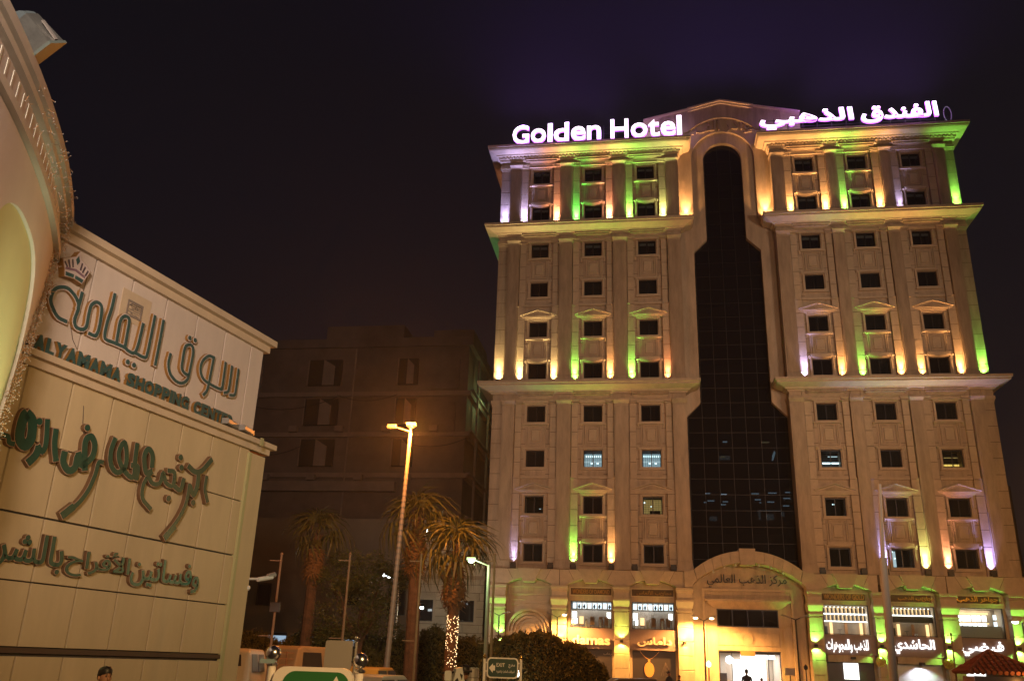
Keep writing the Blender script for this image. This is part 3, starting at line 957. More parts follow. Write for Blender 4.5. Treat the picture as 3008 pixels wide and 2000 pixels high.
# entrance hall: bright room behind the door
hall = MB()
hall.box(PCX - 1.9, PCX + 1.78, 5.0, 5.1, 0.13, 3.0, 0).box(PCX - 2.0, PCX - 1.92, ty + .42, 5.0, 0.13, 3.0, 0).box(PCX + 1.80, PCX + 1.9, ty + .42, 5.0, 0.13, 3.0, 0)
hall.box(PCX - 1.92, PCX + 1.8, ty + .42, 5.0, 2.92, 3.0, 0)
hp('entrance_hall', hall, SHOPWALL)
hl = MB().box(PCX - 0.75, PCX + 1.35, 4.9, 4.95, 1.0, 2.55, 0)
for i in range(16):
    if i in (8, 12): continue
    hl.box(PCX - 0.62 + i * .12, PCX - 0.58 + i * .12, 4.87, 4.895, 1.86, 1.92, 1)
hl.box(PCX - 0.75, PCX + 1.35, 4.7, 4.86, 1.0, 1.25, 1)
hp('backlit_wall', hl, [E_LB, SHOPDARK])
dr = MB()
for x in (PCX - 1.9, PCX - 1.15, PCX + 1.02, PCX + 1.74):
    dr.box(x, x + 0.05, ty + 0.25, ty + .3, 0.13, 2.9)
dr.box(PCX - 1.9, PCX + 1.78, ty + .25, ty + .3, 2.86, 2.93)
dr.box(PCX - 1.92, PCX + 1.8, ty + .14, ty + .3, 2.935, 3.018)
dr.box(PCX - 0.6, PCX + 0.25, ty - 0.1, ty + .12, 2.72, 3.0, 1)
hp('entrance_door', dr, [FRAME, SHOPWOOD])
hs = hp('hall_fittings', MB().tube((PCX - 1.1, 3.0, 2.5), (PCX - 1.1, 3.05, 2.5), .25, n=16, mi=1).box(PCX - 1.3, PCX - 1.0, 3.4, 3.5, .8, 2.2, 0)
        .box(PCX - 1.85, PCX - 1.3, 3.0, 3.4, .13, 1.7, 2).box(PCX - 0.5, PCX + 1.6, 2.0, 2.05, 2.58, 2.82, 1).box(PCX + 1.2, PCX + 1.3, 3, 3.1, .13, 2.9, 0), [SHOPWALL, E_SHOPC, SHOPDARK])
me = text_mesh('REDSTONE' and shape('ذهب العرب'), 1.8, .24, .03, [emat('violet_neon', (0.62, 0.55, 1.0), 5)], .01)
hp('hall_sign', me, loc=(PCX + .55, 1.9, 2.55))
lamp('hall_lamp', 'AREA', (PCX, 3.0, 2.85), 130, (0.95, 0.97, 1.0), (3.0, 2.6), aim=(PCX, 3.0, 0), parent=hotel)


# shopfronts ------------------------------------------------------------------
def shopbay(c, h, kind, zwin=(4.12, 5.86)):
    a, b = c - h, c + h
    yb = 0.30
    w = MB()
    arc = [(c + x, 6.60 + 0.42 * (1 - (x / h) ** 2)) for x in [h * (i - 6) / 6 for i in range(13)]]
    w.prism([(b, 5.98), (a, 5.98)] + arc, yb, yb + .3)
    w.box(a, a + .16, yb, yb + .3, .13, 5.979).box(b - .16, b, yb, yb + .3, .13, 5.979)
    hp('shopfront_wall', w, STONE)
    w = MB().ringframe(a + .1, b - .1, 6.02, 6.56, .07, yb - .08, yb + .02)
    hp('plaque_frame', w, STONE3)
    return yb


def shop_room(c, h, z0, z1, kind):
    a, b, D = c - h + .17, c + h - .17, 3.2
    m = MB()
    m.box(a, b, D, D + .1, z0, z1, 0).box(a - .05, a, .65, D, z0, z1, 0).box(b, b + .05, .65, D, z0, z1, 0)
    m.box(a, b, .62, D, z1, z1 + .08, 0).box(a, b, .62, D, z0 - .08, z0, 1)
    room = hp('shop_room', m, [SHOPWALL, SHOPWOOD])
    fit = MB()
    mats_ = [FRAME, E_SHOPC, SHOPWOOD, E_SHOP, CLOTHW, E_SHOPO, SHOPDARK, CHROME]
    w = b - a
    if kind == 'white':
        n = 8
        for i in range(n):
            x = a + w * i / n
            fit.box(x, x + .03, 1.0, 1.4, z1 - .46, z1 - .02, 0)
            fit.box(x + .07, x + w / n - .05, 1.36, 1.38, z1 - .40, z1 - .06, 1)
            if i % 3: fit.lathe([(.02, 0), (.06, .06), (.08, .14), (.03, .22), (.04, .27)], (x + w / n / 2, 1.15, z1 - .42), 8, 6)
        fit.box(a, b, 1.0, 1.4, z1 - .50, z1 - .46, 0)
        for i in range(26):
            x, z = random.uniform(a + .3, b - .3), random.uniform(z0 + .55, z1 - .62)
            fit.box(x, x + random.uniform(.04, .16), 2.0 + random.random(), 2.9 + .02, z, z + random.uniform(.03, .14), random.choice((1, 1, 3, 7, 6)))
        fit.box(a + .05, a + .32, 1.2, 1.3, z1 - .95, z1 - .62, 3).box(b - .34, b - .1, 1.2, 1.3, z1 - .98, z1 - .62, 3)
        fit.box(a + .05, a + .35, 1.2, 1.3, z1 - 1.35, z1 - 1.02, 3)
        for x in (a + .5, a + 1.2, a + 1.75, b - .5):
            fit.box(x, x + .26, 1.2, 1.3, z0 + .25, z0 + .72, 5 if x < a + 1 else 2)
            fit.box(x, x + .26, 1.0, 1.3, z0 + .20, z0 + .25, 2)
            fit.box(x, x + .03, 1.0, 1.03, z0, z0 + .2, 6).box(x + .23, x + .26, 1.0, 1.03, z0, z0 + .2, 6)
        for x in (a + .12, a + .95, b - .75, b - .2):
            fit.tube((x, .95, z0), (x, .95, z0 + .55), .06, n=10, mi=4)
        lamp('shop_lamp', 'AREA', (c, 1.9, z1 - .05), 90, (0.97, 0.95, 1.0), (w * .8, 1.2), aim=(c, 1.9, 0), parent=hotel)
    if kind == 'bottles':
        for r in range(2):
            zz = z1 - .46 - r * .44
            if r == 1 and c > 14: fit.box(a, b, .9, 1.2, zz, zz + .34, 6); continue
            fit.box(a, b, .9, 1.2, zz - .05, zz - .01, 3)
            for i in range(11):
                x = a + .08 + (w - .16) * i / 10.5
                fit.box(x - .015, x + .015, .95, .98, zz, zz + .36, 5)
                fit.ball((x, .9, zz + .37), .028, 6, 3)
                fit.box(x + .04, x + .17, 1.1, 1.15, zz, zz + .32, 6)
        for i in range(3):
            x = a + .15 + i * w / 3
            fit.box(x, x + w / 4.2, 2.8, 2.85, z0 + .62, z0 + .78, 3)
            fit.tube((x + .5, 1.6, z0), (x + .5, 1.6, z0 + .75), .09, n=10, mi=5 if i != 1 else 2)
        fit.box(c - .1, c + .45, 2.0, 2.4, z0, z0 + .8, 2 if c < 14 else 4)
        fit.box(a, a + .35, 1.2, 1.4, z0, z0 + .5, 6).box(c - .4, c - .15, 1.1, 1.15, z0 + .3, z0 + .33, 6).box(c - .29, c - .26, 1.1, 1.12, z0, z0 + .3, 6)
        lamp('shop_lamp', 'AREA', (c, 1.9, z1 - .05), 50, (1.0, 0.80, 0.55), (w * .8, 1.2), aim=(c, 1.9, 0), parent=hotel)
    if kind == 'cases':
        for r in range(2):
            for i in range(6):
                x = a + .25 + i * .28 + random.uniform(-.02, .02)
                fit.box(x, x + .19 + .04 * (i % 2), 1.2, 1.25, z1 - .72 - r * .5, z1 - .38 - r * .46, 3)
        for z in (z1 - .62, z1 - 1.02): fit.box(b - .35, b - .17, 1.0, 1.05, z, z + .28, 1).box(a + .0, a + .09, 1.0, 1.05, z, z + .3, 1)
        fit.box(a, b - .45, 1.5, 1.55, z1 - .3, z1 - .2, 5).box(a, b - .45, 1.5, 1.55, z1 - .85, z1 - .78, 5)
        fit.box(a, b, .9, .95, z0, z0 + .72, 4)
        lamp('shop_lamp', 'AREA', (c, 1.9, z1 - .05), 50, (1.0, 0.80, 0.55), (w * .8, 1.2), aim=(c, 1.9, 0), parent=hotel)
    hp('shop_fittings', fit, mats_)
    gl = hp('shop_window', MB().ringframe(a, b, z0, z1, .04, .36, .44), FRAME)
    hp('pane', MB().box(a + .04, b - .04, .39, .40, z0 + .04, z1 - .04), CLEAR, parent=gl)


def board(c, h, z0, z1, y=-.12):
    return hp('fascia_board', MB().box(c - h, c + h, y, .3, z0, z1), SHOPPANEL)


def sign_text(txt, uc, w, z, hgt, d, mats, label, name='shop_sign', depth=.09, bold=.02, parent=None, **k):
    me = text_mesh(txt, w, hgt, depth, mats, bold, **k)
    return obj(name, me, loc=hw(uc, d, z), rot=(0, 0, YAW_H), label=label, cat='sign')


for i, (c, h) in enumerate(GB_L):
    yb = shopbay(c, h, i)
    if i == 0:
        n = MB()
        n.box(c - h + .16, c + h - .16, yb + .05, yb + .3, .13, 5.98)
        for r, y in ((1.42, -.40), (1.22, -.26), (1.02, -.12)):
            for k in range(18):
                t0, t1 = PI * k / 18, PI * (k + 1) / 18
                n.prism([(c + r * math.cos(t0), 3.72 + r * math.sin(t0)), (c + r * math.cos(t1), 3.72 + r * math.sin(t1)), (c + (r - .17) * math.cos(t1), 3.72 + (r - .17) * math.sin(t1)), (c + (r - .17) * math.cos(t0), 3.72 + (r - .17) * math.sin(t0))], yb + y, yb + .06)
        n.ringframe(c - 1.25, c + 1.25, 5.42, 5.75, .06, yb - .04, yb + .06)
        for r in (.60, .26):
            for k in range(20):
                t0, t1 = 2 * PI * k / 20, 2 * PI * (k + 1) / 20
                n.prism([(c + r * math.cos(t0), 3.80 + r * math.sin(t0)), (c + r * math.cos(t1), 3.80 + r * math.sin(t1)), (c + (r - .05) * math.cos(t1), 3.80 + (r - .05) * math.sin(t1)), (c + (r - .05) * math.cos(t0), 3.80 + (r - .05) * math.sin(t0))], yb - .03, yb + .06)
        n.box(c - 1.45, c - .9, yb - .35, yb + .1, 3.4, 3.75).box(c + .9, c + 1.45, yb - .35, yb + .1, 3.4, 3.75)
        hp('blind_arch', n, STONE3)
        hp('oval_badge', MB().tube((c + .05, yb - .03, 6.3), (c + .05, yb + .02, 6.3), .2, n=20), STONE2)
    else:
        hp('plaque', MB().box(c - h + .18, c + h - .2, yb - .03, yb + .05, 6.08, 6.50), PLAQUE)
        z0, z1 = 4.10, 5.72
        shop_room(c, h, z0, z1, 'white')
        hp('shop_lintel', MB().box(c - h + .16, c + h - .16, yb, yb + .3, z1, 5.979), STONE)
        board(c, h - .02, 2.86, 4.06)
        hp('display_window', MB().box(c - h + .17, c + h - .17, .30, .5, .13, 2.84), SHOPDARK)
for i, (c, h) in enumerate(GB_R):
    yb = shopbay(c, h, i)
    hp('plaque', MB().box(c - h + .18, c + h - .3, yb - .03, yb + .05, 6.08, 6.50), PLAQUE)
    shop_room(c, h, 4.12, 5.84, 'bottles' if i < 2 else 'cases')
    hp('shop_lintel', MB().box(c - h + .16, c + h - .16, yb, yb + .3, 5.84, 5.979), STONE)
    board(c, h - .02, 2.96, 4.08)
    hp('shop_lintel', MB().box(c - h + .16, c + h - .16, -.05, .3, 2.55, 2.955), STONE)

# lower right shopfronts
c, h = GB_R[0]
hp('shop_door', MB().box(c - h + .17, c + h - .17, .30, .5, .13, 2.54), SHOPDARK)
hp('lightbox', MB().box(c - .42, c + .42, .22, .29, 1.6, 2.5), E_LB)
hp('shop_light', MB().box(c - .02, c + .22, -.35, -.06, 2.72, 2.86), BLACKM)
c, h = GB_R[1]
sh = MB()
for k in range(30): sh.box(c - h + .17, c + h - .17, .25 + .02 * (k % 2), .5, .13 + k * .08, .13 + (k + 1) * .08 - .004)
hp('roller_shutter', sh, SHUT)
hp('shop_light', MB().box(c - .1, c + .14, -.5, -.06, 2.50, 2.66), BLACKM)
lamp('shutter_lamp', 'SPOT', (c, -.45, 2.45), 130, (0.86, 0.88, 1.0), .05, aim=(c, .15, 1.2), cone=120, blend=.5, parent=hotel)
c, h = GB_R[2]
hp('shop_door', MB().box(c - h + .17, c + h - .17, .30, .5, .13, 2.54), SHOPDARK)
hp('lightbox', MB().box(c - h + .2, c - .2, .22, .29, 1.9, 2.45), E_LB)

sign_text('WONDERS OF DIAMOND', GB_L[1][0], 2.35, 6.14, .28, -.20, [BRONZE], 'gold raised words over the second ground floor bay from the left of the hotel', depth=.03, bold=.01)
sign_text(shape('عجائب الألماس'), GB_L[2][0] + .1, 2.2, 6.12, .32, -.20, [BRONZE], 'gold Arabic lettering on the bronze plaque above the shop just left of the arch', depth=.03, bold=.01)
sign_text('WONDERS OF GOLD', GB_R[0][0] - .05, 2.35, 6.14, .32, -.20, [BRONZE], 'gold raised words over the shop just right of the entrance arch', depth=.03, bold=.01)
sign_text(shape('عجائب الذهب'), GB_R[1][0] + .25, 2.1, 6.14, .30, -.20, [BRONZE], 'gold lettering on the plaque above the shop with the roller shutter', depth=.03, bold=.01)
sign_text(shape('جواهر الذهب'), GB_R[2][0] - .1, 2.3, 6.10, .42, -.20, [mat('bright_gold', (0.8, 0.45, 0.08), .2, 1.0, emit=(1, .45, .04), estr=.12)], 'bright gold Arabic lettering on the plaque nearest the right edge', depth=.06, bold=.02)
D_SH = [SHOPW, BLACKM]
sign_text(shape('للذهب والمجوهرات'), 11.60, 2.40, 3.06, .78, .22, D_SH, 'white lit Arabic channel letters on the first board right of the entrance arch', bold=.02)
sign_text(shape('الحاشدي'), 15.36, 2.33, 3.10, .84, .22, D_SH, 'white lit Arabic channel letters on the board above the roller shutter', bold=.03)
sign_text(shape('فيضي'), 19.12, 2.38, 3.10, .84, .22, D_SH, 'white lit Arabic channel letters on the board above the tiled kiosk roof', bold=.03)
PEACH = mat('peach_letter', (0.85, 0.66, 0.50), .4)
sign_text('damas', -3.64, 2.35, 3.08, .56, .24, [PEACH, BLACKM], 'peach coloured lower case shop letters casting a shadow, behind the dome bush', depth=.12, bold=.035)
sign_text(shape('داماس'), 0.26, 2.10, 3.06, .56, .24, [PEACH, BLACKM], 'peach coloured Arabic shop letters on the board left of the entrance arch', depth=.12, bold=.03)

# pendant picture on the display window
pn = MB()
ribbon(pn, [(-.55, 2.8), (-.4, 2.62), (-.18, 2.42), (0, 2.33)], .025, .26, .29, 0, 0)
ribbon(pn, [(.62, 2.8), (.45, 2.62), (.2, 2.42), (0, 2.33)], .025, .26, .29, 0, 0)
pn.tube((0, .24, 1.75), (0, .29, 1.75), .30, n=24)
for v in range(len(pn.v)):
    x, y, z = pn.v[v]
    if z < 2.2: pn.v[v] = (x, y, 1.75 + (z - 1.75) * 1.45)
pn.box(-.06, .06, .24, .29, 2.18, 2.33)
for k in range(6): ribbon(pn, [(1.0, 2.2), (1.0 + (k - 2.5) * .05, 1.9), (1.0 + (k - 2.5) * .12, 1.4)], .012, .27, .29, 1, 1)
hp('pendant_print', pn, [mat('pendant_gold', (.8, .42, .13), .4, .3), mat('grey_print', (.2, .16, .16), .5)], loc=(-.1, 0, 0))
hp('shop_notice', text_mesh(shape('رحاب'), .5, .16, .02, [SIGNWH], .01), loc=(-2.65, .27, 2.5))

# gold discs on the two pillars
for u, where in ((13.36, 'between the first and second shops right of the arch'), (17.11, 'between the second and third shops right of the arch')):
    mb = MB()
    mb.tube((0, .08, 0), (0, 0, 0), .29, n=28)
    mb.tube((0, 0, 0), (0, -.04, 0), .25, .20, n=28)
    for k in range(9):
        a_ = k * 2.4; r_ = .06 + .015 * k
        mb.ball((r_ * math.cos(a_), -.05, r_ * math.sin(a_)), .045, 8)
    obj('gold_disc', mb, mats=GOLD, loc=hw(u, .50, 2.62), rot=(0, 0, YAW_H), label='gold disc emblem on the pillar ' + where, cat='emblem', group='gold discs on the pillars', smooth=False)

# wall lights on the pillars ----------------------------------------------------
GR = (0.30, 1.0, 0.12)
WL = [(-9.35, 'pillar', 3.42, GR, 1.0, 'behind the hedge at the far left end of the hotel'), (-5.50, '', 3.25, (0.45, 1.0, .16), .5, 'on the pillar just above the dome bush'),
      (-1.76, '', 3.32, (0.75, 1.0, .15), .8, 'on the pillar between the two shops left of the arch'), (2.05, '', 3.34, (1, .8, .2), .25, 'on the pillar at the left foot of the entrance arch'),
      (9.75, '', 3.42, GR, 1.25, 'on the pillar at the right foot of the entrance arch'), (13.50, '', 3.50, GR, 1.25, 'on the pillar above the first gold disc'),
      (17.25, '', 3.56, GR, 1.25, 'on the pillar above the second gold disc'), (21.05, '', 3.58, GR, 1.25, 'on the last pillar, above the kiosk roof')]
wlm = MB()
wlm.tube((0, 0, -.07), (0, 0, .07), .11, .11, n=14)
wlm.box(-.05, .05, 0, .2, -.04, .04)
wl_me = wlm.mesh('wall_light', BLACKM)
for u, _, z, colr, pw, where in WL:
    p = hw(u, .60, z)
    obj('wall_light', wl_me, loc=p, rot=(0, 0, YAW_H), label='up and down wall light ' + where, cat='wall light', group='up and down lights on the pillars')
    lamp('wall_light_up', 'SPOT', hw(u, .62, z + .10), 170 * pw, colr, .04, aim=hw(u, .50, z + 1.2), cone=110, blend=.6)
    lamp('wall_light_down', 'SPOT', hw(u, .62, z - .10), 120 * pw, colr, .04, aim=hw(u, .46, z - .8), cone=120, blend=.35)
    lamp('wall_light_far', 'SPOT', hw(u, .95, z + .12), 150 * pw, colr, .04, aim=hw(u, .45, z + 4), cone=75, blend=1.0)

# uplights on the ledges ----------------------------------------------------------
ORG = (1.0, 0.48, 0.16); SAL = (1.0, 0.40, 0.22); LAV = (0.50, 0.45, 1.0); YEL = (1.0, 0.72, 0.30); YG = (0.82, 0.95, 0.30); GRN = (0.28, 1.0, 0.12)
UC = {('L', 0): [(LAV, .35), None, (GRN, 1.0), (ORG, 1.1), None, None],
      ('R', 0): [None, None, ((.34, .36, 1.0), 1.0), (YG, 1.0), (SAL, .9), ((.38, .34, 1.0), 1.0)],
      ('L', 1): [(YEL, .9), (YEL, 1.0), (GRN, 1.0), (ORG, 1.0), (GRN, .95), ((1, .36, .14), .95)],
      ('R', 1): [(LAV, .8), (ORG, 1.1), (GRN, 1.0), (ORG, 1.1), (ORG, .85), (ORG, 1.15)],
      ('L', 2): [(LAV, 1.2), (SAL, 1.3), ((.12, 1.0, .12), 1.3), (SAL, 1.2), (GRN, 1.2), (YG, 1.1)],
      ('R', 2): [(ORG, 1.2), (ORG, 1.3), (GRN, 1.2), (ORG, 1.3), (LAV, .3), None]}
NAME = {LAV: 'lavender', GRN: 'green', ORG: 'orange', YEL: 'yellow', YG: 'yellow green', SAL: 'salmon pink', (.34, .36, 1.0): 'blue', (.38, .34, 1.0): 'violet blue', (1, .36, .14): 'red orange', (.12, 1.0, .12): 'deep green'}
upm = MB()
upm.box(-.15, .15, -.12, .10, .06, .34)
upm.box(-.17, .17, -.14, .12, .341, .37)
upm.box(-.19, -.16, -.03, .03, 0, .25).box(.16, .19, -.03, .03, 0, .25).box(-.19, .19, -.05, .05, 0, .05)
UP_ME = upm.mesh('uplight', BLACKM)
ORD = ['first', 'second', 'third']
for key, si, bi, sx, x in UPL:
    cfg = UC[(key, si)][bi * 2 + (0 if sx < 0 else 1)]
    z = SEC[si][0]
    small = si > 0
    lab = '%s %s, %s side of %s window column, %s ledge, %s wing' % (
        (NAME[cfg[0]] if cfg else 'unlit black'), 'uplight', 'left' if sx < 0 else 'right', ORD[bi], ['lowest', 'middle', 'top'][si], 'left' if key == 'L' else 'right')
    zz = z + 0.0 if si == 0 else z + .01
    dd = .12 if si == 0 else .10
    fx = obj('uplight', UP_ME, loc=hw(x, dd, zz), rot=(0, 0, YAW_H), label=lab, cat='floodlight', group='uplights on the hotel ledges')
    if small: fx.scale = (.8, .8, .7)
    if cfg:
        colr, pw = cfg
        pw *= random.uniform(.72, 1.18)
        k = 1.0 if si < 2 else 1.15
        zl = zz + (.40 if si == 0 else .30)
        lamp('uplight_beam', 'SPOT', hw(x, .0, zl), 1250 * pw * k, colr, .04, aim=hw(x + random.uniform(-.25, .25), -.16, zl + 5.0), cone=40, blend=.9)
        lamp('uplight_wash', 'SPOT', hw(x, .22, zl), 130 * pw, colr, .05, aim=hw(x, -.2, zl + 3.0), cone=60, blend=1.0)
        lamp('uplight_glow', 'SPOT', hw(x, .0, zl), 150 * pw * k, colr, .05, aim=hw(x, -.14, zl + .7), cone=90, blend=.8)
for (u, d, z, colr, pw, aimu, lab) in (
        (-10.2, .22, 20.13, YEL, 1.25, -10.2, 'yellow uplight at the corner pilaster foot, left end of the middle ledge'),
        (-10.2, .22, 32.37, (.45, .42, 1.0), 1.1, -10.2, 'pale blue uplight at the corner pilaster foot, left end of the top ledge'),
        (21.8, .22, 20.13, GRN, 1.0, 21.8, 'green uplight at the corner pilaster foot, right end of the middle ledge'),
        (21.8, .22, 32.37, GRN, 1.1, 21.8, 'green uplight at the corner pilaster foot, right end of the top ledge'),
        (3.25, -.25, 32.4, ORG, 2.0, 3.25, 'orange uplight on the top ledge, left of the glass centre'),
        (8.9, -.25, 32.4, ORG, 2.0, 8.9, 'orange uplight on the top ledge, right of the glass centre')):
    fx = obj('uplight', UP_ME, loc=hw(u, d, z), rot=(0, 0, YAW_H), label=lab, cat='floodlight', group='uplights on the hotel ledges')
    fx.scale = (.8, .8, .7)
    lamp('uplight_beam', 'SPOT', hw(u, d - .2, z + .3), 1150 * pw, colr, .05, aim=hw(aimu, d - .55, z + 5.3), cone=44, blend=.9)
    lamp('uplight_glow', 'SPOT', hw(u, d - .2, z + .3), 170 * pw, colr, .05, aim=hw(aimu, d - .4, z + 1.0), cone=100, blend=.8)
# side-wall washers
lamp('side_beam', 'SPOT', hw(-11.2, -3.0, 20.3), 900, (.15, 1, .35), .1, aim=hw(-11.3, -4.5, 33), cone=50, blend=.8)
lamp('side_beam', 'SPOT', hw(-11.2, -3.0, 32.6), 300, SAL, .1, aim=hw(-11.3, -4.5, 40), cone=60, blend=.8)
lamp('side_beam', 'SPOT', hw(22.8, -2.5, 32.6), 220, (.5, 1, .2), .1, aim=hw(22.8, -3.0, 40), cone=60, blend=.8)
lamp('side_beam', 'SPOT', hw(22.8, -2.5, 20.3), 300, (.6, 1, .3), .1, aim=hw(22.8, -3.0, 33), cone=50, blend=.8)

# rooftop signs -------------------------------------------------------------------
rs = thing('rooftop_sign', 'glowing violet white words Golden Hotel on the roof edge of the left wing', 'sign', hw(-3.3, .55, 39.14), YAW_H)
import itertools
ws = []
_w = []
cur = 0
word = 'Golden Hotel'
adv = {'G': .72, 'o': .62, 'l': .30, 'd': .64, 'e': .61, 'n': .60, ' ': .46, 'H': .80, 't': .42}
# letter boxes measured along the roof edge (left, right, foot, height)
LET = [('G', -9.70, -8.42, -.02, 1.62), ('o', -8.28, -7.12, 0, 1.25), ('l', -6.98, -6.62, .02, 1.62), ('d', -6.52, -5.36, .02, 1.64), ('e', -5.20, -4.08, 0, 1.25), ('n', -3.98, -2.92, .02, 1.23),
       ('H', -2.20, -.86, .02, 1.66), ('o', -.68, .56, -.01, 1.27), ('t', .62, 1.46, 0, 1.50), ('e', 1.54, 2.64, -.01, 1.27), ('l', 2.74, 3.10, .02, 1.70)]
for ch, a, b, f, hh in LET:
    me = text_mesh(ch, b - a, hh, .18, [SIGNW, SIGNSIDE], .016)
    hp('letter', me, parent=rs, loc=((a + b) / 2 + 3.3, 0, f + .03))
fr = MB()
for z in (.1, .75, 1.3): fr.box(-6.3, 6.4, .25, .28, z, z + .03)
for i in range(14):
    x = -6.2 + i * .96
    fr.box(x, x + .04, .25, .29, -.35, 1.5); fr.tube((x, .27, 1.2), (x, 1.3, -.3), .02, n=5)
hp('support_frame', fr, BLACKM, parent=rs)
rs2 = thing('rooftop_sign', 'glowing violet white Arabic hotel name on the roof edge of the right wing', 'sign', hw(14.9, .55, 39.10), YAW_H)
me = text_mesh(shape('الذهبي'), 6.65, 1.62, .18, [SIGNW, SIGNSIDE], .026)
hp('lettering', me, parent=rs2, loc=(-2.82, 0, 0.06))
me = text_mesh(shape('الفندق'), 5.30, 1.52, .18, [SIGNW, SIGNSIDE], .026)
hp('lettering', me, parent=rs2, loc=(3.66, 0, .24))
fr = MB()
for z in (-.15, .5, 1.1): fr.box(-6.2, 7.2, .25, .28, z, z + .03)
for i in range(14):
    x = -6.1 + i * 1.02
    fr.box(x, x + .04, .25, .29, -.35, 1.3); fr.tube((x, .27, .9), (x - .05, 1.3, -.3), .02, n=5)
hp('support_frame', fr, BLACKM, parent=rs2)
VIO = (0.55, 0.22, 1.0)
for x in (-9, -6, -3, 0):  # violet lamps without fittings, added for spill and a glow in the air
    if x not in (0, 10.5): lamp('sign_spill', 'POINT', hw(x, 1.3, 40.1), 45, VIO, .5)
    if x not in (0, 10.5): lamp('air_glow_fill', 'SPOT', hw(x, 1.1, 40.7), 9000, (.40, .17, 1.0), .8, aim=hw(x, 4, 60), cone=146, blend=.6)
for x in (10.5, 13.5, 16.5, 19.5):
    if x not in (0, 10.5): lamp('sign_spill', 'POINT', hw(x, 1.3, 40.1), 45, VIO, .5)
    if x not in (0, 10.5): lamp('air_glow_fill', 'SPOT', hw(x, 1.1, 40.7), 9000, (.40, .17, 1.0), .8, aim=hw(x, 4, 60), cone=146, blend=.6)
for x in (3, 6, 9):  # more upward spots added over the gable, where no sign stands
    lamp('air_glow_fill', 'SPOT', hw(x, .6, 43.0), 7000, (.38, .18, 1.0), .8, aim=hw(x, 4, 60), cone=146, blend=.6)
# ring antenna at the right roof corner
an = thing('roof_dish', 'small round ring dish on struts at the right roof corner', 'dish', hw(22.1, -.3, 38.99), YAW_H)
mb = MB()
for i in range(20):
    t0, t1 = 2 * PI * i / 20, 2 * PI * (i + 1) / 20
    mb.tube((.26 * math.cos(t0), -.2, 1.25 + .62 * math.sin(t0)), (.26 * math.cos(t1), -.2, 1.25 + .62 * math.sin(t1)), .035, n=6)
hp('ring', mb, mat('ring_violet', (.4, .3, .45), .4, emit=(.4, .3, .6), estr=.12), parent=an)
hp('struts', MB().tube((0, 0, 0), (0, -.2, .65), .03, n=6).tube((-.9, 0, 0), (0, -.2, 1.1), .02, n=6).tube((-1.1, .3, 0), (-.1, -.1, .8), .02, n=6), ALU, parent=an)
pyp = MB()
for x in (-3.0, -1.5): pyp.box(x, x + .05, 0, .05, -.3, .55)

# ================================================================ SHOPPING CENTRE (left)
MO = Vector((-14 * math.sin(YAW_M), 14 * math.cos(YAW_M), 0))
mall = thing('shopping_centre', 'beige panelled shopping centre wall with a curved arched entrance drum at far left', 'building', MO, YAW_M)


def mp(name, mb, m=MALLU, parent=None, **k):
    return obj(name, mb, parent=parent or mall, mats=m, **k)


def mw(t, d, z):
    return MO + Vector((math.cos(YAW_M) * t + math.sin(YAW_M) * d, math.sin(YAW_M) * t - math.cos(YAW_M) * d, z))


TC = 18.80
mp('wall_core', MB().box(4, TC - .02, .06, 9, 0, 9.55), MALLJ)
mp('end_wall', MB().box(TC - .02, TC + .002, .07, 9, 7.1, 9.4).box(TC - .02, TC + .60, .07, 9, 0, 6.7), MALLU)
VG = [11.76 + 1.10 * k for k in range(-6, 7)] + [TC]
VG2 = [11.70 + 1.09 * k for k in range(-6, 7)] + [TC]
for i in range(len(VG2) - 1):      # upper row of tall panels
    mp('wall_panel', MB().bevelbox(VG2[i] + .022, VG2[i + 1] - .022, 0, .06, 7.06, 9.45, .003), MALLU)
rowsz = [(0.02, 1.65), (1.79, 2.92), (2.92, 4.09), (4.10, 5.42), (5.44, 6.78)]
for i in range(len(VG) - 1):
    for (a, b) in rowsz:
        if a == 4.10:
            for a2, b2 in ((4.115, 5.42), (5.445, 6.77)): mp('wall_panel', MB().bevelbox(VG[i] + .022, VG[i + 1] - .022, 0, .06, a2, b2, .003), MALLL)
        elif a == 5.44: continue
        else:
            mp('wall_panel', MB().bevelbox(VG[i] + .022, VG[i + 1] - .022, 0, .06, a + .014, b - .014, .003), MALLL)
mp('dark_band', MB().box(4, TC + .3, -.02, .08, 1.69, 1.78), MALLD)
# moulded top and the ledge
pT = [(0, 9.45), (.11, 9.45), (.11, 9.63), (.23, 9.65), (.23, 9.81), (0, 9.83)]
mp('top_moulding', sweep_cornice([(4, 0.0), (TC, 0.0), (TC, 8.8)], pT), MALLM)
pL = [(0, 6.77), (.10, 6.77), (.10, 6.92), (.22, 6.93), (.22, 7.06), (0, 7.08)]
mp('ledge', sweep_cornice([(4, 0.0), (TC + .60, 0.0), (TC + .60, 8.8)], pL), MALLM)
mp('corner_pier', MB().box(TC + .001, TC + .60, -.05, .5, 0, 6.70), MALLL)
mp('green_strip', MB().box(TC - .10, TC + .0, -.07, .1, 0, 6.70).box(TC - .12, TC + .02, -.36, -.345, 6.86, 7.06), GREENT)

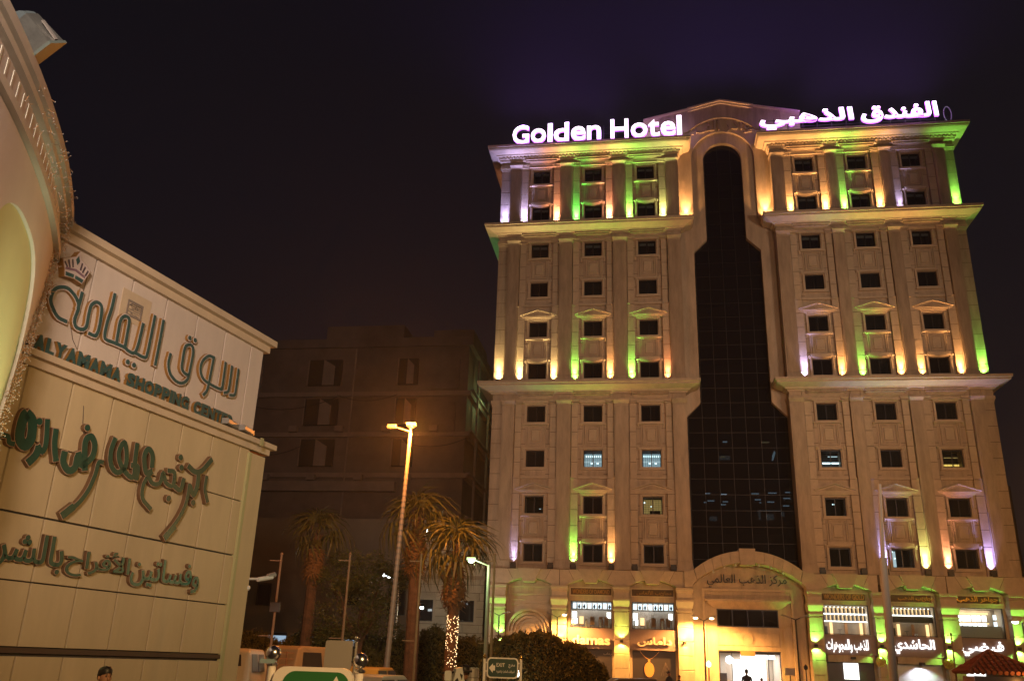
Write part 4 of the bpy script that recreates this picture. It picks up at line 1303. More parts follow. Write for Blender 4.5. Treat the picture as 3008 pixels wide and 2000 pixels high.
# vent in the upper wall
mp('wall_patch', MB().box(13.62, 14.50, -.012, .01, 8.50, 9.18), MALLM)
vt = MB().ringframe(13.80, 14.26, 8.62, 8.98, .04, -.03, .02)
vt.box(13.84, 14.22, -.01, .0, 8.66, 8.94, 1)
for k in range(6): vt.box(13.84 + random.uniform(0, .1), 14.2, -.025 - .005 * k, -.018, 8.68 + k * .045, 8.69 + k * .045)
for k in range(10):
    x = 13.86 + random.uniform(0, .3); z = 8.68 + random.uniform(0, .22); vt.tube((x, -.02, z), (x + random.uniform(-.1, .1), -.03, z + random.uniform(-.05, .08)), .008, n=4)
mp('vent', vt, [mat('vent_grey', (.25, .2, .17), .7), DARK])

# lettering ---------------------------------------------------------------------
STROKES = json.loads('''{"A":[[0.18,[[12.29,7.87],[12.09,7.88],[11.94,7.99],[11.83,8.15],[11.85,8.35],[11.96,8.47],[12.14,8.53],[12.31,8.48],[12.45,8.38],[12.51,8.24],[12.48,7.99],[12.53,7.87],[12.63,7.84],[12.75,7.88],[12.8,7.98],[12.79,8.23],[12.81,8.43],[12.92,8.54],[13.05,8.52],[13.1,8.38],[13.12,8.05],[13.09,7.88],[13.03,7.84],[12.9,7.84]]],[0.18,[[12.52,8.58],[12.51,8.36],[12.5,8.24]]],[0.18,[[13.35,8.89],[13.34,8.57],[13.3,8.26],[13.3,7.95],[13.37,7.87],[13.58,7.88],[13.9,7.88],[13.99,7.85],[14.17,7.85],[14.25,8.01],[14.29,8.57]]],[0.18,[[13.65,7.92],[13.64,8.14],[13.64,8.41],[13.73,8.54],[13.87,8.52],[13.89,8.26],[13.9,7.89]]],[0.18,[[14.2,7.87],[14.51,7.86],[14.57,8.0],[14.58,8.39],[14.59,8.87]]],[0.18,[[14.87,8.87],[14.87,8.36],[14.86,7.81]]],[0.18,[[15.27,8.2],[15.26,7.95],[15.38,7.75],[15.6,7.65],[15.8,7.67],[15.96,7.82],[15.99,8.12],[16.0,8.46],[15.94,8.62],[15.81,8.62],[15.7,8.51],[15.69,8.19],[15.71,8.0],[15.83,7.92],[15.95,7.91]]],[0.18,[[16.76,8.61],[16.55,8.59],[16.37,8.4],[16.34,8.18],[16.47,8.0],[16.71,7.94],[17.17,7.93],[17.22,8.03],[17.21,8.63]]],[0.18,[[16.74,8.59],[16.73,8.31],[16.71,7.95],[16.68,7.74],[16.59,7.62]]],[0.156,[[17.47,8.62],[17.48,8.09],[17.45,7.95],[17.33,7.89]]],[0.156,[[17.74,8.62],[17.75,8.06],[17.72,7.94],[17.55,7.89]]]],"Ad":[[0.15,[14.06,7.61]],[0.15,[14.25,7.6]],[0.15,[15.81,8.79]],[0.15,[16.0,8.8]]],"B":[[0.17600000000000002,[[11.22,5.33],[11.57,5.37],[11.64,5.27],[11.75,5.26]]],[0.336,[[11.87,5.87],[12.02,5.77],[12.08,5.45],[11.98,5.29],[11.84,5.39],[11.81,5.62],[11.83,5.81],[11.87,5.87]]],[0.2,[[12.35,5.88],[12.43,5.43],[12.38,5.26],[12.27,5.35]]],[0.256,[[12.29,5.33],[12.26,5.17],[12.13,5.0]]],[0.22400000000000003,[[12.59,5.75],[12.63,5.46],[12.74,5.17]]],[0.256,[[12.9,5.38],[12.92,5.18],[13.08,5.05],[13.22,5.14],[13.23,5.34],[13.28,5.4]]],[0.24,[[13.23,5.44],[13.36,5.22],[13.47,5.29],[13.6,5.45],[13.6,5.68],[13.48,5.82],[13.37,5.76],[13.36,5.58],[13.48,5.14]]],[0.17600000000000002,[[13.9,5.39],[13.79,5.36],[13.76,5.1],[13.66,4.77],[13.46,4.46],[13.15,4.21]]],[0.256,[[13.38,4.4],[13.15,4.19]]],[0.20800000000000002,[[14.1,5.94],[14.05,5.63],[14.14,5.36],[14.34,5.27],[14.52,5.44],[14.48,5.73],[14.36,5.92],[14.27,5.68],[14.39,5.44],[14.68,5.26],[14.81,5.31],[14.76,5.66],[14.74,5.98]]],[0.20800000000000002,[[14.69,5.5],[14.88,5.49],[14.89,5.23]]],[0.22400000000000003,[[15.29,5.58],[15.24,5.85],[15.08,5.94],[15.01,5.74],[15.15,5.43],[15.31,5.5]]],[0.17600000000000002,[[15.31,5.48],[15.14,5.21],[15.17,4.89],[15.47,4.7]]],[0.192,[[15.25,5.35],[15.41,5.24],[15.62,5.31],[15.66,5.54],[15.8,5.34],[16.03,5.32],[16.02,5.61],[15.81,5.61]]],[0.20800000000000002,[[16.05,5.33],[16.3,5.27],[16.36,5.54]]],[0.22400000000000003,[[16.44,5.85],[16.69,5.77],[16.94,5.86],[17.22,6.18]]],[0.22400000000000003,[[16.82,5.78],[16.85,5.49],[16.77,5.24],[16.6,5.41]]],[0.17600000000000002,[[16.58,5.46],[16.56,5.02],[16.39,4.63],[16.04,4.17]]],[0.256,[[16.31,4.46],[16.05,4.16]]],[0.17600000000000002,[[17.13,5.75],[17.13,5.45],[17.29,5.17]]]],"Bd":[[0.16,[12.18,5.8]],[0.15,[13.33,5.97]],[0.14,[16.15,5.99]],[0.14,[16.23,5.77]],[0.16,[15.98,5.02]],[0.14,[16.81,5.07]]]}''')
sg = thing('wall_sign', 'large teal Arabic name in box letters with gold brown sides, on the upper wall', 'sign', MO, YAW_M)
for i, (w_, pts) in enumerate(STROKES['A']):
    mb = MB(); e_ = .0007 * i
    ribbon(mb, pts, .118, -.075 - e_, -.005, 1, 0, .045)
    o = obj('letter_body', mb, parent=sg, mats=[PALEB, GOLDR])
    mb = MB(); ribbon(mb, pts, .072, -.088 - e_, -.076, 0, 0, .022)
    obj('letter_face', mb, parent=o, mats=[TEAL])
for w_, c in STROKES['Ad']:
    mb = MB(); disc(mb, c, .082, -.075, -.005, 1, 0)
    o = obj('letter_dot', mb, parent=sg, mats=[PALEB, GOLDR])
    mb = MB(); disc(mb, c, .054, -.088, -.076, 0, 0)
    obj('letter_face', mb, parent=o, mats=[TEAL])
sg = thing('wall_sign', 'green cursive Arabic script in brown edged box letters, middle of the lower wall', 'sign', MO, YAW_M)
for i, (w_, pts) in enumerate(STROKES['B']):
    mb = MB(); e_ = .0007 * i
    ribbon(mb, pts, w_ * .68, -.09 - e_, -.005, 1, 0, .03)
    o = obj('letter_body', mb, parent=sg, mats=[BROWNB, mat('brown_return', (.2, .11, .06), .4, .4)] if i == 0 else [BROWNB, MATS['brown_return']])
    mb = MB(); ribbon(mb, pts, w_ * .68 - .032, -.103 - e_, -.091, 0, 0, .012)
    obj('letter_face', mb, parent=o, mats=[GREENF])
for w_, c in STROKES['Bd']:
    mb = MB(); disc(mb, c, .085, -.09, -.005, 1, 0)
    o = obj('letter_dot', mb, parent=sg, mats=[BROWNB, MATS['brown_return']])
    mb = MB(); disc(mb, c, .066, -.103, -.091, 0, 0)
    obj('letter_face', mb, parent=o, mats=[GREENF])
sg = thing('wall_sign', 'green Arabic box lettering in a straight line, lowest on the wall', 'sign', MO, YAW_M)
for word, a, b, z0, z1 in (('وفساتين', 15.22, 17.46, 3.06, 3.72), ('الأفراح', 13.48, 15.20, 3.10, 3.70), ('بالشرق', 11.30, 13.42, 3.06, 3.80)):
    me = text_mesh(shape(word), b - a, z1 - z0, .08, [BROWNB, MATS['brown_return']], .032)
    o = obj('word_body', me, parent=sg, loc=((a + b) / 2, 0, z0))
    me = text_mesh(shape(word), b - a - .03, z1 - z0 - .03, .012, [GREENF], .012)
    obj('word_face', me, parent=o, loc=(0, -.081, .015))
sg = thing('wall_sign', 'row of bold teal capitals standing along the wall ledge', 'sign', MO, YAW_M)
txt = 'ALYAMAMA SHOPPING CENTER'
wd = {'I': .38, 'L': .78, 'M': 1.15, ' ': .55, 'O': 1.08, 'E': .85, 'T': .85, 'P': .9, 'R': .95, 'S': .92}
tot = sum(wd.get(ch, 1.0) for ch in txt)
x = 11.66
for ch in txt:
    wch = wd.get(ch, 1.0) * (17.84 - 11.66) / tot
    if ch != ' ':
        me = text_mesh(ch, wch * .96, .32, .08, [TEAL, GOLDR], .06)
        obj('letter', me, parent=sg, loc=(x + wch / 2, -.02, 7.085))
    x += wch
# crown emblem
cr = thing('crown_emblem', 'crown shaped box emblem with teal and violet bands above the Arabic name', 'emblem', MO, YAW_M)
CRP = [(11.81, 9.03), (12.12, 9.21), (12.19, 9.35), (12.27, 9.21), (12.41, 9.15), (12.56, 9.06), (12.48, 8.87), (12.41, 8.70), (12.18, 8.73), (11.95, 8.69), (11.90, 8.86)]
o = obj('crown_body', MB().prism(CRP, -.15, -.005), parent=cr, mats=GOLDR)
cc = (12.18, 9.0)
obj('crown_face', MB().prism([(cc[0] + (a - cc[0]) * .95, cc[1] + (b - cc[1]) * .95) for a, b in CRP], -.158, -.151), parent=cr, mats=PALEB)
mb = MB()
for a, b in (((11.88, 8.99), (11.97, 8.90)), ((11.96, 9.06), (12.03, 8.92)), ((12.05, 9.11), (12.10, 8.95)), ((12.30, 9.13), (12.29, 8.97)), ((12.39, 9.09), (12.35, 8.94)), ((12.48, 9.04), (12.43, 8.91))):
    ribbon(mb, [a, b], .035, -.165, -.159, 0, 0)
obj('crown_bars', mb, parent=cr, mats=mat('crown_dark', (.10, .07, .08), .5))
obj('crown_jewel', MB().prism([(12.18, 9.24), (12.23, 9.14), (12.19, 9.04), (12.13, 9.14)], -.166, -.159).prism([(11.97, 8.72), (12.16, 8.75), (12.16, 8.82), (11.95, 8.80)], -.166, -.159).prism([(12.20, 8.75), (12.39, 8.73), (12.41, 8.81), (12.20, 8.82)], -.166, -.159), parent=cr, mats=TEAL)
obj('crown_band', MB().prism([(11.93, 8.84), (12.18, 8.90), (12.43, 8.85), (12.43, 8.90), (12.18, 8.95), (11.93, 8.89)], -.166, -.159), parent=cr, mats=mat('crown_violet', (.26, .15, .19), .5))

cb = MB()
for pts in ([(12.5, 8.68), (12.55, 8.3), (12.45, 7.9), (12.6, 7.6), (12.75, 7.45)], [(12.62, 9.0), (12.60, 8.7), (12.52, 8.45)], [(16.0, 7.5), (16.05, 7.35), (16.2, 7.3)], [(17.3, 8.7), (17.28, 8.5)], [(13.2, 6.4), (13.3, 5.9), (13.6, 5.7)]):
    for a, b in zip(pts, pts[1:]): cb.tube((a[0], -.015, a[1]), (b[0], -.015, b[1]), .007, n=4)
mp('sign_cable', cb, mat('grey_cable', (.16, .12, .1), .7), kind='stuff')
# camera on the corner
cc_ = thing('security_camera', 'white security camera on a bracket at the corner of the shopping centre', 'camera', mw(TC + .62, .02, 3.60), YAW_M)
obj('bracket', MB().tube((0, 0, 0), (.22, -.1, .02), .03, n=8).ball((.0, 0, -.22), .07, 10), parent=cc_, mats=WHITEM)
obj('housing', MB().tube((.20, -.12, .0), (.62, -.26, .10), .055, .06, n=10), parent=cc_, mats=WHITEM)
obj('sun_hood', MB().tube((.5, -.2, .10), (.70, -.28, .17), .07, .07, n=10), parent=cc_, mats=SIGNGR)
# small floodlights on the ledge
for t, lab in ((17.62, 'small white floodlight box on the ledge, left of the pair at the corner'), (18.28, 'small white floodlight box on the ledge, at the very corner'), (11.28, 'small white floodlight box on the ledge, beside the curved drum')):
    f_ = thing('ledge_floodlight', lab, 'floodlight', mw(t, .18, 7.07), YAW_M + .2, 'floodlights lying on the shopping centre ledge')
    obj('housing', MB().bevelbox(-.28, .28, -.08, .10, .03, .17, .03), parent=f_, mats=SIGNGR)
    obj('lens_frame', MB().box(.281, .33, -.07, .09, .04, .16), parent=f_, mats=SIGNGR)

# curved drum ---------------------------------------------------------------------
DC = Vector((-32.5, 4.72)); DR = 25.92
dcore = MB()


def cylp(th, r, z): return (DC.x + r * math.cos(rad(th)), DC.y + r * math.sin(rad(th)), z)


def drum_obj(name, mb, m, **k):
    o = obj(name, mb, mats=m, **k)
    o.parent = mall
    o.matrix_parent_inverse = (Matrix.Translation(MO) @ Matrix.Rotation(YAW_M, 4, 'Z')).inverted()
    return o


def drum_shell(th0, th1, r0, r1, z0, z1, n=None):
    mb = MB()
    n = n or max(1, int(abs(th1 - th0) / .6))
    for i in range(n + 1):
        t = th0 + (th1 - th0) * i / n
        mb.v += [cylp(t, r1, z0), cylp(t, r1, z1), cylp(t, r0, z1), cylp(t, r0, z0)]
    for i in range(n):
        a, b = 4 * i, 4 * i + 4
        for k in range(4):
            mb.f.append((a + k, a + (k + 1) % 4, b + (k + 1) % 4, b + k)); mb.m.append(0)
    mb.f.append((0, 1, 2, 3)); mb.m.append(0)
    mb.f.append((4 * n, 4 * n + 1, 4 * n + 2, 4 * n + 3)); mb.m.append(0)
    return mb


A0, A1 = -20, 25.5
# plain wall with the arched niche: panels of the cylinder cut round the arch
TH0, TH1, ZS, RS = 14.3, 21.75, 6.75, 1.42


def ztop(t):
    x = abs((t - (TH0 + TH1) / 2) / ((TH1 - TH0) / 2))
    return ZS + RS * max(0.0, 1 - x ** 2.8) ** (1 / 2.8)


wallm = MB()
N = 60
for i in range(N):
    t0 = TH0 + (TH1 - TH0) * (1 - math.cos(PI * i / N)) / 2; t1 = TH0 + (TH1 - TH0) * (1 - math.cos(PI * (i + 1) / N)) / 2
    z0, z1 = ztop(t0), ztop(t1)
    k = len(wallm.v)
    wallm.v += [cylp(t0, DR, z0), cylp(t1, DR, z1), cylp(t1, DR, 8.95), cylp(t0, DR, 8.95), cylp(t0, DR - .06, z0), cylp(t1, DR - .06, z1)]
    wallm.f += [(k, k + 1, k + 2, k + 3), (k, k + 4, k + 5, k + 1)]; wallm.m += [0, 0]
drum_obj('drum_wall', wallm, DRUM, fix=False)
drum_obj('drum_wall', drum_shell(A0, TH0, DR - .5, DR, 0, 8.95), DRUM)
LIM = [(0, 16.0), (4.5, 20.1), (5.27, 20.94), (6.49, 22.1), (7.4, 23.1), (7.9, 23.8), (8.4, 24.6), (8.95, 25.2)]


def lim(z):
    for (a, ta), (b, tb) in zip(LIM, LIM[1:]):
        if z <= b: return ta + (tb - ta) * (z - a) / (b - a)
    return 25.2


def lim_shell(t0, r0, r1, zs_, add=0.0):
    mb = MB()
    for z in zs_:
        te = lim(z) + add
        ts = min(t0, te - .05)
        for m_ in range(7):
            t_ = ts + (te - ts) * m_ / 6
            mb.v += [cylp(t_, r1, z), cylp(t_, r0, z)]
    for k in range(len(zs_) - 1):
        for m_ in range(6):
            a = (k * 7 + m_) * 2; b = a + 14
            mb.f += [(a, a + 2, b + 2, b), (a + 1, b + 1, b + 3, a + 3)]; mb.m += [0, 0]
        for m_ in (0, 6):
            a = (k * 7 + m_) * 2; b = a + 14
            mb.f.append((a, b, b + 1, a + 1)); mb.m.append(0)
    return mb


ZZ = [0, 1, 2, 3, 4, 4.5, 5.27, 5.8, 6.49, 7.0, 7.4, 7.9, 8.4, 8.95]
drum_obj('drum_wall', lim_shell(TH1, DR - .055, DR, ZZ), DRUM)
drum_obj('niche_wall', lim_shell(TH0 - .1, DR - .30, DR - .06, [0, 2, 4, 5, 6, 7, 7.6, 8.0, 8.6], -.02), NICHE)
drum_obj('lower_moulding', drum_shell(A0, A1, DR - .3, DR + .10, 8.96, 9.10), DRUMM)
drum_obj('slot_band', drum_shell(A0, A1, DR - .3, DR + .01, 9.101, 9.54), DRUM)
drum_obj('upper_moulding', drum_shell(A0, A1, DR - .3, DR + .12, 9.541, 9.66), DRUMM)
drum_obj('rim', drum_shell(A0, A1, DR - .3, DR + .20, 9.661, 9.84), DRUMM)
sl = MB()
t = 3.0
while t < 24.5:
    drum_obj('slot_rib', drum_shell(t, t + .13, DR - .1, DR + .018, 9.15, 9.50, 1), SLOTM)
    t += .62
drum_obj('drum_roof', drum_shell(A0, A1, DR - 10, DR - .301, 9.0, 9.6), DRUM)
lamp('niche_lamp', 'SPOT', cylp(18.0, DR + 2.2, 1.2), 1300, (.96, 1.0, .58), .3, aim=cylp(18.4, DR - .30, 5.2), cone=44, blend=1.0)

# unlit string of fairy-light wires in the corner between drum and wall
random.seed(11)
sw = MB()
def tuft(p, l, r=.006):
    d = Vector((random.uniform(-1, 1), random.uniform(-1, 1), random.uniform(-1.2, .4))).normalized()
    q = Vector(p) + d * l
    sw.tube(p, q, r, r, 3, caps=False)
    sw.ball(tuple(q), .010, 4, 1)
for k in range(700):
    z = random.uniform(4.4, 9.7)
    th = min(lim(z), 24.2) + random.uniform(-.30, .12)
    tuft(cylp(th, DR + random.uniform(.0, .12 if z < 8.9 else .22), z), random.uniform(.02, .09))
for k in range(260):
    th = random.uniform(13, 23)
    if random.random() > (th - 12) / 11: continue
    tuft(cylp(th, DR + .20, 9.80 - random.random() ** 2 * .7), random.uniform(.03, .11), .004)
drum_obj('string_light_wires', sw, [mat('rusty_wire', (.34, .17, .07), .7), mat('frosted_bulb', (.42, .38, .34), .4)], kind='stuff', fix=False)

# big floodlight on the rim
fl = thing('rim_floodlight', 'large grey metal floodlight hood on the rim of the curved drum, top left corner', 'floodlight', cylp(13.1, DR + .22, 10.32), 0)
bx = MB()
bx.add([(-.46, -.30, -.42), (.46, -.30, -.42), (.46, .30, -.42), (-.46, .30, -.42), (-.36, -.22, .36), (.36, -.22, .36), (.36, .22, .36), (-.36, .22, .36)],
       [(0, 3, 2, 1), (4, 5, 6, 7), (0, 1, 5, 4), (1, 2, 6, 5), (2, 3, 7, 6), (3, 0, 4, 7)])
hd = obj('housing', bx, parent=fl, mats=mat('galvanised', (.34, .34, .32), .35, .7, noise=.25, nscale=4))
obj('lens_frame', MB().box(-.49, .49, -.33, .33, -.50, -.43), parent=fl, mats=mat('grey_green_metal', (.2, .24, .22), .5, .4))
dm = MB()
for i in range(8):
    t0, t1 = PI * i / 8, PI * (i + 1) / 8
    dm.add([(-.34 * math.cos(t0), -.2, .36 + .2 * math.sin(t0)), (-.34 * math.cos(t1), -.2, .36 + .2 * math.sin(t1)), (-.34 * math.cos(t1), .2, .36 + .2 * math.sin(t1)), (-.34 * math.cos(t0), .2, .36 + .2 * math.sin(t0)), (0, -.2, .36), (0, .2, .36)],
           [(0, 1, 2, 3), (0, 4, 1), (3, 2, 5)])
obj('cooling_dome', dm, parent=fl, mats=mat('blue_grey', (.16, .20, .22), .5, .3))
obj('yoke', MB().box(-.50, -.465, -.05, .05, -.40, .1).box(.465, .50, -.05, .05, -.40, .1), parent=fl, mats=SIGNGR)
_z = (rt * -.50 + up * .80 - fwd * .22).normalized()      # lens looks down to the right
_x = (rt * .86 + up * .42 + fwd * -.25); _x = (_x - _z * _x.dot(_z)).normalized()
_y = _z.cross(_x)
fl.rotation_euler = Matrix((_x, _y, _z)).transposed().to_euler()
fl.location = (-7.17, 10.60, 10.17)
fl.scale = (.61, .61, .61)

# ================================================================ BUILDINGS BEHIND
mid = thing('unfinished_building', 'dark unlit concrete frame building with boarded openings behind the palms', 'building', (-3.85, 80, 0), YAW_H)


def bp_(name, mb, m=CONC, parent=None, **k): return obj(name, mb, parent=parent or mid, mats=m, **k)


bp_('wall', MB().box(-30, -.3, .3, 24, 0, 31.4), CONC)
bp_('roof_parapet', MB().box(-30, .1, 0, 24, 30.6, 31.5).box(-15, -7.0, .5, 8, 31.6, 33.0).box(-4, .0, .6, 8, 31.501, 32.4), CONC)
fz = [30.2, 25.6, 21.6, 17.6]
for z in (25.9, 21.9, 18.0): bp_('floor_slab', MB().box(-30, .12, -.05, 23, z - .35, z + .08), CONCL)
bp_('floor_slab', MB().box(-30, -6.5, -.5, 23, 16.3, 17.2), CONCL)
for z0_, z1_ in ((26.5, 29.5), (22.5, 25.1), (18.6, 21.2), (14.6 + 2.7, 17.4 + .2)):
    pass
LVL = [(26.6, 29.2), (22.7, 25.2), (18.8, 21.3), (17.3, 17.35)]
for (a, b) in ((26.7, 29.3), (22.7, 25.3), (18.7, 21.3)):
    for xa, xb in ((-16.2, -12.9), (-7.1, -5.2)):
        bp_('opening_shade', MB().box(xa, xb, -.02, .29, a, b), DARK)  # flat dark plate; the shade inside the opening is put into its colour
        bp_('board', MB().prism([(xa + (xb - xa) * .45, a), (xa + (xb - xa) * .45, b), (xa + (xb - xa) * .8, b - .7), (xa + (xb - xa) * .8, a)], -.14, -.03), CONCL)
        bp_('opening_edge', MB().box(xa - .12, xa, -.12, .29, a, b), CONCL)
for xx, zz in ((-22.5, 27.5), (-2.6, 27.8), (-2.8, 23.5)):
    bp_('wall_panel', MB().box(xx - 1.5, xx + 1.5, -.05, .29, zz - 1.6, zz + 1.4), CONCL if xx < -5 else CONC)
for z in (26, 22, 18, 14):
    bp_('scaffold', MB().box(.0, .4, .2, 20, z, z + .18).box(.1, .3, 3, 3.3, z, z + 4).box(.1, .3, 9, 9.3, z, z + 4), CONCL)
for k in range(9):
    bp_('cooling_unit', MB().box(-22 + k * 2.3, -21.2 + k * 2.3, -.55, -.06, 17.3 if k % 2 else 21.95, 17.85 if k % 2 else 22.5), CONCL)
bp_('rain_pipe', MB().tube((-11.5, -.15, 6), (-11.5, -.15, 30.4), .09, n=6).tube((-24, -.15, 6), (-24, -.15, 30.4), .09, n=6), CONCL)
cab = MB()
for x0_, x1_, zc_, sag in ((-24, -13, 25.4, 1.2), (-13, -7, 25.6, .6), (-24, -15, 21.2, 1.5), (-7, 0, 21.3, .8)):
    pp = None
    for i in range(9):
        f = i / 8; p = (x0_ + (x1_ - x0_) * f, -.25, zc_ - sag * 4 * f * (1 - f))
        if pp: cab.tube(pp, p, .03, n=4)
        pp = p
bp_('loose_cable', cab, DARK)
bp_('window', MB().box(-19.5, -17.6, .1, .29, 10.2, 12.0), DARK)
bp_('window_edge', MB().box(-19.7, -19.5, .0, .29, 10.2, 12.0), CONCL)
lamp('site_light', 'POINT', (-1.5, 84, 26), 110, (.55, .9, .35), .3)

# pale stone house beside the hotel
ph = thing('pale_stone_house', 'low pale stone building with two dark windows between the palms and the hotel', 'building', (-1.25, 62, 0), YAW_H)
body = obj('wall', MB().box(-5.6, -.05, .1, 9, 0, 10.6), parent=ph, mats=JOINT)
z = 0
rnd = random.Random(5)
row = 0
while z < 10.6:
    hgt = .52
    wins = [(-4.55, -3.55), (-1.75, -.7)] if 4.35 < z + .3 < 5.9 else []
    x = -5.6
    while x < -.06:
        wv = .9 + (row % 2) * .15
        x2 = min(x + wv, -.05)
        ok = True
        for a, b in wins:
            if x < b and x2 > a:
                if x < a - .08: x2 = a
                else: ok = False; x2 = b
        if ok and x2 - x > .05:
            obj('stone_block', MB().bevelbox(x + .012, x2 - .012, 0, .1, z + .012, min(z + hgt, 10.6) - .012, .012), parent=ph, mats=CREAM)
        x = x2
    z += hgt; row += 1
for a, b in ((-4.55, -3.55), (-1.75, -.7)):
    wv = obj('window', MB().ringframe(a, b, 4.35, 5.95, .06, .02, .09), parent=ph, mats=FRAME)
    obj('pane', MB().box(a + .06, b - .06, .05, .07, 4.41, 5.89), parent=wv, mats=DGLASS)
    obj('window_surround', MB().ringframe(a - .16, b + .16, 4.18, 6.12, .15, -.06, .02), parent=ph, mats=CREAM)
obj('string_course', MB().box(-5.7, .0, -.12, .1, 2.9, 3.4).box(-5.7, .0, -.1, .1, 7.1, 7.35).box(-5.7, 0, -.15, .1, 10.4, 10.75), parent=ph, mats=mat('cream_dark', (.34, .27, .19), .8))
obj('sky_lantern', MB().box(-4.9, -3.4, 1, 2.2, 10.75, 11.3), parent=ph, mats=CREAM)
lamp('yard_light', 'POINT', (-3.2, 54.5, 4.6), 240, (1.0, .86, .62), .15)

# long low building with lit strips behind the hedge
lo = thing('low_building', 'long low dim building with pale lit ground floor openings behind the hedge', 'building', (-6.2, 61.5, 0), YAW_H)
obj('wall', MB().box(-22, 0, .2, 8, 3.3, 11.0).box(-22, -12.6, .2, 8, 0, 3.299), parent=lo, mats=mat('dim_plaster', (.15, .125, .10), .9, noise=.2, nscale=.6))
obj('lit_opening', MB().box(-9.9, -8.6, .25, .3, 2.35, 3.1).box(-7.0, -5.9, .25, .3, 2.0, 3.1).box(-5.2, -3.4, .25, .3, 2.0, 3.0), parent=lo, mats=[E_BLUE])
obj('column', MB().box(-8.4, -8.0, -.1, .24, 0, 3.3).box(-5.8, -5.4, -.1, .24, 0, 3.3), parent=lo, mats=CONCL)
for x, z, w, h in ((-15.2, 5.0, 1.3, 2.6), (-11.0, 5.0, 1.0, 1.5), (-4.6, 5.2, 1.0, 1.5), (-1.6, 4.6, 1.2, 2.9)):
    wv = obj('window', MB().ringframe(x, x + w, z, z + h, .07, .1, .22), parent=lo, mats=FRAME)
    obj('pane', MB().box(x + .07, x + w - .07, .15, .17, z + .07, z + h - .07), parent=wv, mats=DGLASS)

# dark sliver of a building at the far right
rb = thing('distant_building', 'dark building seen past the right corner of the hotel', 'building', (33.5, 84, 0), YAW_H)
obj('wall', MB().box(0, 14, 0, 12, 0, 19), parent=rb, mats=CONC)
for k in range(4):
    obj('window', MB().box(1 + 0 * k, 2.1, -.03, .02, 5 + 3.2 * k, 6.4 + 3.2 * k), parent=rb, mats=DARK)


# ================================================================ PLANTS
def leaf_cloud(mb, n, fn, size, rnd_, flat=.5):
    for _ in range(n):
        p = Vector(fn())
        s = size * rnd_.uniform(.6, 1.3)
        a = Vector((rnd_.uniform(-1, 1), rnd_.uniform(-1, 1), rnd_.uniform(-flat, flat)))
        if a.length < .05: continue
        a.normalize()
        b = a.cross(Vector((rnd_.uniform(-1, 1), rnd_.uniform(-1, 1), rnd_.uniform(-1, 1))))
        if b.length < .05: continue
        b = b.normalized() * s * .32
        a *= s
        k = len(mb.v)
        mb.v += [tuple(p - a), tuple(p + b - a * .1), tuple(p + a), tuple(p - b - a * .1)]
        mb.f.append((k, k + 1, k + 2, k + 3)); mb.m.append(0)


def fan_leaf(nb=17, L=1.0, droop=.5, seed=0):  # a fan-shaped frond
    r_ = random.Random(seed)
    mb = MB()
    mb.tube((0, 0, 0), (0, L * .75, L * .12), .022, .014, 5, 1)
    c = Vector((0, L * .75, L * .12))
    for i in range(nb):
        a = rad(-115 + 230 * i / (nb - 1))
        l = L * (.72 + .18 * math.cos(a)) * r_.uniform(.85, 1.08)
        dx, dy = math.sin(a), math.cos(a)
        side = Vector((dy, -dx, 0)) * .045 * L
        p0 = c
        p1 = c + Vector((dx * l * .55, dy * l * .55, .03 * L - .05 * droop))
        p2 = c + Vector((dx * l * .88, dy * l * .88, -droop * .30 * L))
        p3 = c + Vector((dx * l * .98, dy * l * .98, -droop * .75 * L * r_.uniform(.7, 1.3)))
        mb.add([p0, p1 - side, p1 + side, p2 - side * .6, p2 + side * .6, p3], [(0, 1, 2), (1, 3, 4, 2), (3, 5, 4)], 0)
    return mb.mesh('frond', [LEAFP, BARK], fix=False)


FR_ME = [fan_leaf(12, 1.25, .8 + .45 * s, s) for s in range(3)]
FD_ME = [fan_leaf(11, 1.1, 1.4, 20 + s) for s in range(2)]
for m_ in FD_ME:
    m_.materials[0] = LEAFD


def palm(x, y, h, trunk_r, lean, label, seed, crown=1.0, skirt=24, fronds=40):
    r_ = random.Random(seed)
    t = thing('palm_tree', label, 'palm tree', (x, y, 0), 0, 'fan palms behind the hedge')
    mb = MB()
    n = 14
    pr = None
    for i in range(n + 1):
        f = i / n
        c = Vector((lean[0] * f, lean[1] * f, h * f))
        rr = trunk_r * (1.25 - .35 * f) * (1 + .06 * (i % 2))
        if pr: mb.tube(pr[0], c, pr[1], rr, 10, caps=False)
        pr = (c, rr)
    obj('trunk', mb, parent=t, mats=BARK)
    top = Vector((lean[0], lean[1], h))
    for k in range(fronds):
        az = k * 2.399 + r_.uniform(-.2, .2)
        f = k / fronds
        el = rad(78 - 118 * f + r_.uniform(-8, 8))
        o = obj('frond', FR_ME[k % 3], parent=t)
        d = Vector((math.cos(az) * math.cos(el), math.sin(az) * math.cos(el), math.sin(el)))
        o.location = top + d * .05
        q = d.to_track_quat('Y', 'Z')
        o.rotation_euler = q.to_euler()
        s = crown * r_.uniform(.8, 1.1)
        o.scale = (s, s, s)
    for k in range(skirt):
        az = k * 2.399 + r_.uniform(-.3, .3)
        f = k / skirt
        el = rad(-62 - 18 * r_.random())
        d = Vector((math.cos(az) * math.cos(el), math.sin(az) * math.cos(el), math.sin(el)))
        o = obj('dead_frond', FD_ME[k % 2], parent=t)
        o.location = top + Vector((0, 0, -.15 - 1.25 * f)) + Vector((d.x, d.y, 0)) * .12
        o.rotation_euler = d.to_track_quat('Y', 'Z').to_euler()
        s = crown * r_.uniform(.6, .85)
        o.scale = (s, s, s)
    return t


